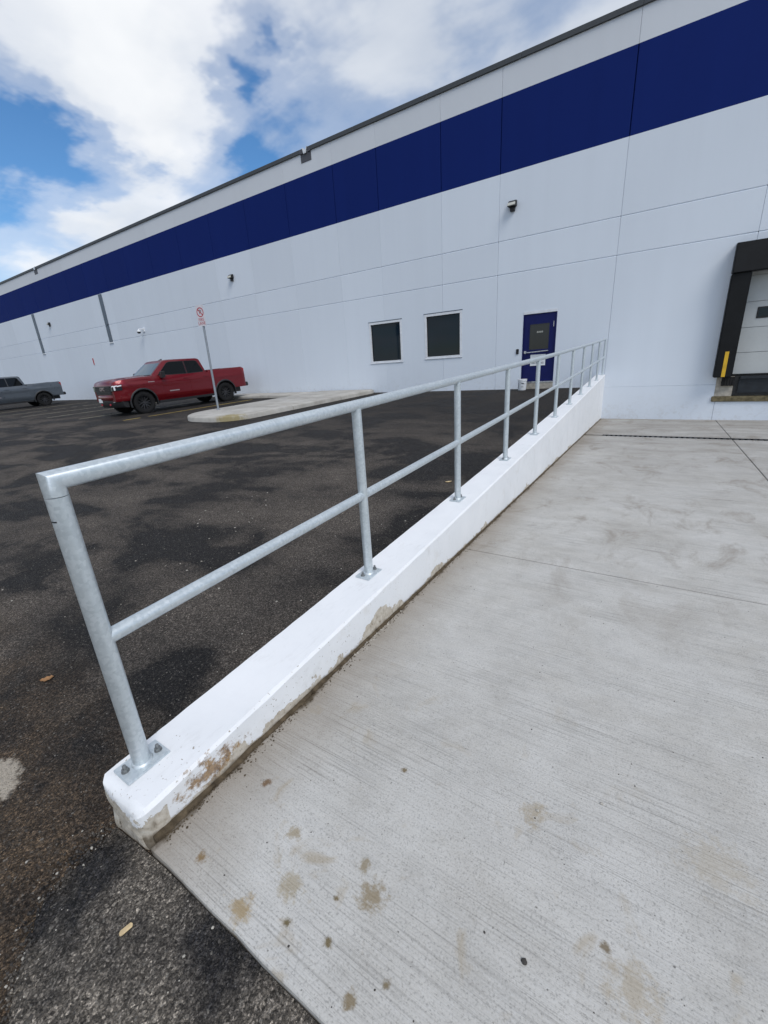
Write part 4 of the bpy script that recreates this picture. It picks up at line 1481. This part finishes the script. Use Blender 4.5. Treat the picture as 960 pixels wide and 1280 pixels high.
            MB().box(xh - 0.12, xh + 0.11, s * (wv + 0.022) - 0.014, s * (wv + 0.022) + 0.014, 1.165, 1.205).build('handle', paint, do, bevel=0.01)
            if xa > -1:
                wv = half_w(-1.3, 0.76)
                MB().box(-1.52, -1.10, s * (wv + 0.012) - 0.002, s * (wv + 0.012) + 0.002, 0.735, 0.775).build('name_badge', 'badge_metal', do)
        mo = MB().prism([(-0.98, s * 0.95, 1.31), (-0.98, s * 1.17, 1.29), (-0.98, s * 1.18, 1.53), (-0.98, s * 1.0, 1.54)], (0.15, 0, -0.02)).box(-1.0, -0.92, min(s * 0.86, s * 0.98), max(s * 0.86, s * 0.98), 1.315, 1.345)
        mo.build('mirror', 'black_plastic', root, bevel=0.025)
        MB().box(-0.56, -0.30, s * (half_w(-.45, 1.17) + 0.006) - 0.004, s * (half_w(-.45, 1.17) + 0.006) + 0.004, 1.155, 1.185).build('fender_badge', 'badge_metal', root)

    # nose
    gr = MB().box(0.90, 0.985, -0.68, 0.68, 0.80, 1.175).build('grille', 'black_plastic', root, bevel=0.03)
    for k in range(5):
        MB().box(0.98, 1.004, -0.62, 0.62, 0.84 + k * 0.064, 0.866 + k * 0.064).build('grille_bar', 'rim_black', gr, bevel=0.004, bseg=1)
    text_mesh('grille_letters', 'GMC', 0.19, 'badge_metal', gr, frame_mat((1.012, 0, 1.03), (0, 1, 0), (0, 0, 1)), 0.006)
    for s in (-1, 1):
        hl = MB()
        vs1 = []
        ol = [(0.985, 0.68), (0.982, 0.80), (0.94, half_w(0.94, 1.06) + 0.004), (0.84, half_w(0.84, 1.06) + 0.002), (0.70, half_w(0.70, 1.06) + 0.0)]
        for (x, y) in ol:
            vs1 += [(x + 0.012, s * (y + 0.012), 0.96 + (0.93 - x) * 0.05), (x - 0.01, s * (y - 0.0), 1.15 + (0.96 - x) * 0.12)]
        fs1 = [(2 * k, 2 * k + 2, 2 * k + 3, 2 * k + 1) for k in range(4)]
        k0 = len(vs1)
        vs1 += [(x - 0.05, y - s * 0.05, z) for x, y, z in vs1]
        for k in range(4):
            fs1 += [(2 * k, 2 * k + 2, k0 + 2 * k + 2, k0 + 2 * k), (2 * k + 1, 2 * k + 3, k0 + 2 * k + 3, k0 + 2 * k + 1)]
        fs1 += [(0, 1, k0 + 1, k0), (8, 9, k0 + 9, k0 + 8)]
        hl.add(vs1, fs1)
        ho = hl.build('headlight', 'car_glass', root)
        dl_ = MB()
        for k in range(1, 4):
            x0_, y0_ = ol[k]
            x1_, y1_ = ol[k + 1]
            e_ = 0.018
            dl_.add([(x0_ + e_, s * (y0_ + e_), 1.095), (x1_ + e_, s * (y1_ + e_), 1.115), (x1_ + 0.004, s * (y1_ + 0.016), 1.155), (x0_ + 0.004, s * (y0_ + 0.016), 1.14)], [(0, 1, 2, 3)])
        x0_, y0_ = ol[2]
        x1_, y1_ = ol[3]
        xm, ym = x0_ * 0.55 + x1_ * 0.45, y0_ * 0.55 + y1_ * 0.45
        dl_.add([(x0_ + 0.02, s * (y0_ + 0.02), 0.975), (xm + 0.02, s * (ym + 0.02), 0.975), (xm + 0.016, s * (ym + 0.018), 1.10), (x0_ + 0.018, s * (y0_ + 0.018), 1.10)], [(0, 1, 2, 3)])
        dl_.build('light_strip', 'lamp_clear', ho)
    bu = MB()
    rr_ = []
    for k in range(17):
        y = -0.93 + 1.86 * k / 16
        x = 1.035 - 0.24 * (abs(y) / 0.93) ** 3.2
        rr_.append([(x - 0.16, y, 0.80), (x - 0.02, y, 0.805), (x + 0.005, y, 0.77), (x, y, 0.64), (x - 0.03, y, 0.60), (x - 0.16, y, 0.60)])
    bu.ring_loft(rr_)
    bo = bu.build('front_bumper', paint, root, smooth=45)
    bl = MB()
    rr_ = []
    for k in range(17):
        y = -0.92 + 1.84 * k / 16
        x = 1.015 - 0.24 * (abs(y) / 0.93) ** 3.2
        rr_.append([(x - 0.2, y, 0.605), (x, y, 0.605), (x + 0.005, y, 0.46), (x - 0.06, y, 0.34), (x - 0.2, y, 0.32)])
    bl.ring_loft(rr_)
    blo = bl.build('lower_bumper', 'black_plastic', root, smooth=45)
    MB().box(1.022, 1.03, -0.52, -0.22, 0.535, 0.685).build('licence_plate', 'white_paper', bo)
    for s in (-1, 1):
        MB().box(0.94, 0.968, s * 0.60 - 0.06, s * 0.60 + 0.06, 0.54, 0.575).build('fog_light', 'lamp_clear', blo)
        MB().box(1.0, 1.035, s * 0.36 - 0.03, s * 0.36 + 0.03, 0.43, 0.49).build('tow_hook', 'print_red' if paint == 'car_red' else 'dark_steel', blo)
    # tail
    rbm = MB().box(-5.08, -4.86, -0.95, 0.95, 0.58, 0.76)
    rbm.build('rear_bumper', 'black_plastic', root, bevel=0.03)
    tg = MB().box(-4.955, -4.925, -0.76, 0.76, 0.80, 1.43).build('tailgate', paint, root, bevel=0.012)
    MB().box(-4.968, -4.955, -0.14, 0.14, 1.24, 1.30).build('tailgate_handle', 'black_plastic', tg)
    for s in (-1, 1):
        tl = MB().prism([(-4.80, s * 0.945, 1.00), (-4.945, s * 0.945, 1.0), (-4.955, s * 0.935, 1.40), (-4.84, s * 0.925, 1.40)], (0, -s * 0.16, 0))
        tl.build('tail_light', 'lamp_red', root, bevel=0.012)
    MB().box(-4.90, -3.10, -0.83, 0.83, 1.385, 1.405).build('bed_cover', 'black_vinyl', root)
    # wheels
    for c in (FA, RA):
        for s in (-1, 1):
            wr = empty('wheel', (c, s * 0.845, 0.42))
            wr.parent = root
            R_ = 0.42
            prof = [(0.255, -0.12), (0.30, -0.138), (0.365, -0.142), (0.40, -0.130), (0.416, -0.10), (R_, -0.04), (R_, 0.04), (0.416, 0.10), (0.40, 0.130), (0.365, 0.142), (0.30, 0.138), (0.255, 0.12)]
            MB().lathe(prof, 40, axis='y', caps=False).build('tyre', 'tyre_rubber', wr, smooth=40)
            tr_ = MB()
            for k in range(36):
                a = 2 * math.pi * k / 36
                for sg_ in (-1, 1):
                    aa = a + (math.pi / 36 if sg_ > 0 else 0)
                    ca, sa = math.cos(aa), math.sin(aa)
                    q = []
                    for (da, rr2, yy2) in ((-0.05, 0.405, 0.02), (0.05, 0.405, 0.02), (0.05, 0.405, 0.132), (-0.05, 0.405, 0.132)):
                        q.append((rr2 * math.cos(aa + da), sg_ * yy2, rr2 * math.sin(aa + da)))
                    tr_.prism(q, (ca * 0.02, 0, sa * 0.02))
            tag(tr_.build('tread', 'tyre_rubber', wr), kind='stuff')
            rm = MB().lathe([(0.262, -0.11), (0.262, 0.10), (0.248, 0.115), (0.235, 0.09), (0.232, -0.02), (0.02, -0.03), (0.02, -0.06), (0.25, -0.11)], 36, axis='y', caps=False)
            if s < 0:
                rm.v = [(x, -y, z) for x, y, z in rm.v]
            rm.build('rim', 'rim_black', wr, smooth=35)
            spk = MB()
            for k in range(6):
                for off in (-0.13, 0.13):
                    a0_, a1_ = 2 * math.pi * k / 6 + off * 0.6, 2 * math.pi * k / 6 + off * 1.9
                    d0 = Vector((math.cos(a0_), 0, math.sin(a0_)))
                    d1 = Vector((math.cos(a1_), 0, math.sin(a1_)))
                    pt = Vector((-(d1 - d0 * 0.3).z, 0, (d1 - d0 * 0.3).x)).normalized() * 0.014
                    p0, p1 = d0 * 0.05, d1 * 0.245
                    y0_, y1_ = s * 0.075, s * 0.100
                    spk.prism([p0 - pt + Vector((0, y0_, 0)), p0 + pt + Vector((0, y0_, 0)), p1 + pt + Vector((0, y1_, 0)), p1 - pt + Vector((0, y1_, 0))], (0, -s * 0.05, 0))
            spk.lathe([(0.001, s * 0.085), (0.05, s * 0.082), (0.06, s * 0.03)], 18, axis='y')
            spk.build('spoke', 'rim_grey', wr, smooth=30)
    return root


def place_truck(root, x, y, heading, sc_):
    f_ = Vector((math.cos(heading), math.sin(heading), 0))
    f_.z = 0.0313 * f_.y
    f_.normalize()
    up = Vector((0, -0.0313, 1)).normalized()
    l_ = up.cross(f_).normalized()
    q = Matrix.Identity(4)
    for i in range(3):
        q[i][0] = f_[i] * sc_; q[i][1] = l_[i] * sc_; q[i][2] = up[i] * sc_
    q[0][3], q[1][3], q[2][3] = x, y, z_lot(x, y)
    root.matrix_world = q


red = make_truck('car_red', 'pickup_truck')
tag(red, 'dark red crew cab pickup with black wheels parked nose out by the island', 'pickup truck', 'pickups parked along the wall')
place_truck(red, -18.82, 9.63, math.radians(-92.5), 1.03)
grey = make_truck('car_grey', 'pickup_truck')
tag(grey, 'blue grey pickup parked at the far left, cut by the picture edge', 'pickup truck', 'pickups parked along the wall')
place_truck(grey, -36.7, 8.6, math.radians(-90.5), 1.03)

# ------------------------------------------------------------------ litter and stones


def leaf(name, x, y, z, size, rot, label, mat='dry_leaf', curl=0.35, elong=1.6):
    mb = MB()
    n = 9
    vs1, fs1 = [], []
    for i in range(n):
        u = -1 + 2 * i / (n - 1)
        w = (1 - u * u) ** 0.7 * (0.8 + 0.25 * math.sin(i * 2.3)) + 0.02
        for k in range(5):
            v = -1 + k / 2
            px_, py_ = u * size * elong / 2, v * w * size / 2
            pz_ = size * curl * (0.5 * v * v + 0.35 * u * u) + 0.03 * size * mn.noise(Vector((u * 3, v * 3, x)))
            vs1.append((px_, py_, pz_ + 0.003))
    for i in range(n - 1):
        for k in range(4):
            a = i * 5 + k
            fs1.append((a, a + 1, a + 6, a + 5))
    k0 = len(vs1)
    vs1 += [(a, b_, c - 0.0012) for a, b_, c in vs1]
    fs1 += [tuple(reversed([i + k0 for i in f])) for f in fs1[:]]
    mb.add(vs1, fs1)
    st_ = MB()
    o = mb.build(name, mat, None, smooth=80, fix=False)
    o.location = (x, y, z)
    o.rotation_euler = (0.1, -0.1, rot)
    return tag(o, label, 'leaf' if 'leaf' in name else 'wood chip')


leaf('fallen_leaf', -2.65, 0.54, z_lot(-2.65, .54), 0.042, 0.9, 'curled brown leaf on the asphalt left of the first railing post')
leaf('fallen_leaf', -2.12, 4.60, z_lot(-2, 4.6), 0.05, 0.4, 'small pale dry leaf on the asphalt beside the third railing post', 'wood_chip')


def zsurf(x, y):
    if y > 0.338 and x > wall_r(y):
        return z_ramp(y)
    if y < 0.335 and x > seam_x(y):
        return z_front(x, y) + 0.002
    return z_front(x, y) if y < 0.4 else z_lot(x, y)


chip = MB()
chip.prism([(-0.017, -0.006, 0), (-0.012, -0.008, 0), (0.015, -0.006, 0), (0.018, 0.0, 0), (0.014, 0.007, 0), (-0.013, 0.006, 0), (-0.018, 0.001, 0)], (0.001, 0.001, 0.005))
co = chip.build('wood_chip', 'wood_chip', None, bevel=0.0015, bseg=1)
co.location = (-1.095, 0.185, zsurf(-1.095, .185) + 0.006)
co.rotation_euler = (0.1, 0.05, 1.35)
tag(co, 'pale yellow wood chip on the broken asphalt in front of the ramp', 'wood chip')


def stone_mesh(seed, sx=1.0):
    bm = bmesh.new()
    bmesh.ops.create_icosphere(bm, subdivisions=1, radius=1.0)
    for v in bm.verts:
        k = 1 + 0.35 * mn.noise(v.co * 1.3 + Vector((seed * 3.1, 0, 0)))
        v.co = Vector((v.co.x * k * 1.15 * sx, v.co.y * k, v.co.z * k * 0.7))
    me = bpy.data.meshes.new('stone')
    bm.to_mesh(me)
    bm.free()
    return me


STM = [stone_mesh(k) for k in range(4)]
for k, (x, y, r_, mname, lab) in enumerate((
        (-0.192, 1.113, 0.0055, 'pale_stone', 'small white stone on the concrete beside a tan stain, left of a pair'),
        (-0.011, 1.253, 0.0055, 'pale_stone', 'small white stone in a dark spot on the concrete, right of a pair'),
        (-0.122, 0.691, 0.0075, 'dark_stone', 'small black stone on the concrete ramp near the bottom of the picture'))):
    me = STM[k].copy()
    me.materials.append(MATS[mname])
    o = bpy.data.objects.new('stone', me)
    COL.objects.link(o)
    o.location = (x, y, zsurf(x, y) + r_ * 0.45)
    o.scale = (r_, r_, r_)
    o.rotation_euler = (0, 0, k * 1.3)
    tag(o, lab, 'stone')


def gravel(name, mat, spots, label):
    mb = MB()
    protos = [([tuple(v.co) for v in me.vertices], [tuple(p.vertices) for p in me.polygons]) for me in STM]
    for (x, y, r_) in spots:
        vs1, fs1 = random.choice(protos)
        a = random.uniform(0, 6.28)
        ca, sa = math.cos(a) * r_, math.sin(a) * r_
        z = zsurf(x, y) + r_ * 0.25
        mb.add([(x + p[0] * ca - p[1] * sa, y + p[0] * sa + p[1] * ca, z + p[2] * r_) for p in vs1], fs1)
    o = mb.build(name, mat, None, fix=False)
    return tag(o, label, 'gravel', kind='stuff')


def rnd_r(a, b_):
    return a + (b_ - a) * random.random() ** 2.5


sp1, sp2, sp3, sp4 = [], [], [], []
for k in range(650):                                            # along the ragged seam and on the apron
    y = random.uniform(-0.25, 0.33)
    sp = random.random()
    if sp < 0.45:
        x = seam_x(y) + random.gauss(0, 0.035)
    else:
        x = random.uniform(seam_x(y), -0.3)
    if y < 0.325:
        (sp1 if random.random() < 0.14 else sp2).append((x, y, rnd_r(0.0012, 0.0048)))
for k in range(420):                                            # crumbled asphalt edge
    y = random.uniform(-0.22, 0.33)
    sp4.append((seam_x(y) + random.gauss(0.01, 0.035), y, rnd_r(0.002, 0.0065)))
for k in range(26):
    y = random.uniform(-0.22, 0.3)
    sp1.append((seam_x(y) + random.gauss(0.0, 0.08), y, rnd_r(0.0015, 0.005)))
for k in range(70):
    sp1.append((random.uniform(-4.5, -1.7), random.uniform(0.6, 3.6), rnd_r(0.003, 0.009)))
for k in range(900):                                            # lot near the wall end
    x = -1.55 - abs(random.gauss(0, 1.4))
    y = random.uniform(-0.2, 4.5)
    if x < wall_l(y) - 0.005:
        (sp1 if random.random() < 0.10 else sp2).append((x, y, rnd_r(0.0012, 0.006)))
for k in range(420):                                            # on the ramp
    y = 0.36 + 5.5 * random.random() ** 1.6
    x = random.uniform(wall_r(y) + 0.05, 1.6)
    (sp1 if random.random() < 0.15 else sp2).append((x, y, rnd_r(0.0008, 0.0032)))
for k in range(1800):                                           # crumbs along the foot of the wall
    y = 0.38 + 6 * random.random() ** 1.5
    x = wall_r(y) + 0.015 + abs(random.gauss(0, 0.02))
    sp3.append((x, y, rnd_r(0.001, 0.0045)))
for k in range(90):                                             # flaked paint and gravel below the peeled spot
    y = random.gauss(1.72, 0.14)
    sp1.append((wall_r(y) + 0.02 + abs(random.gauss(0, 0.015)), y, rnd_r(0.0015, 0.006)))
gravel('pale_gravel', 'pale_stone', sp1, 'scattered pale grit and pebbles on asphalt and concrete')
gravel('dark_gravel', 'dark_stone', sp2, 'scattered dark grit on asphalt and concrete')
gravel('asphalt_crumbs', 'asphalt_patch', sp4, 'crumbled bits of asphalt along the broken pavement edge')
gravel('soil_crumbs', 'soil', sp3, 'brown soil crumbs along the foot of the white wall')
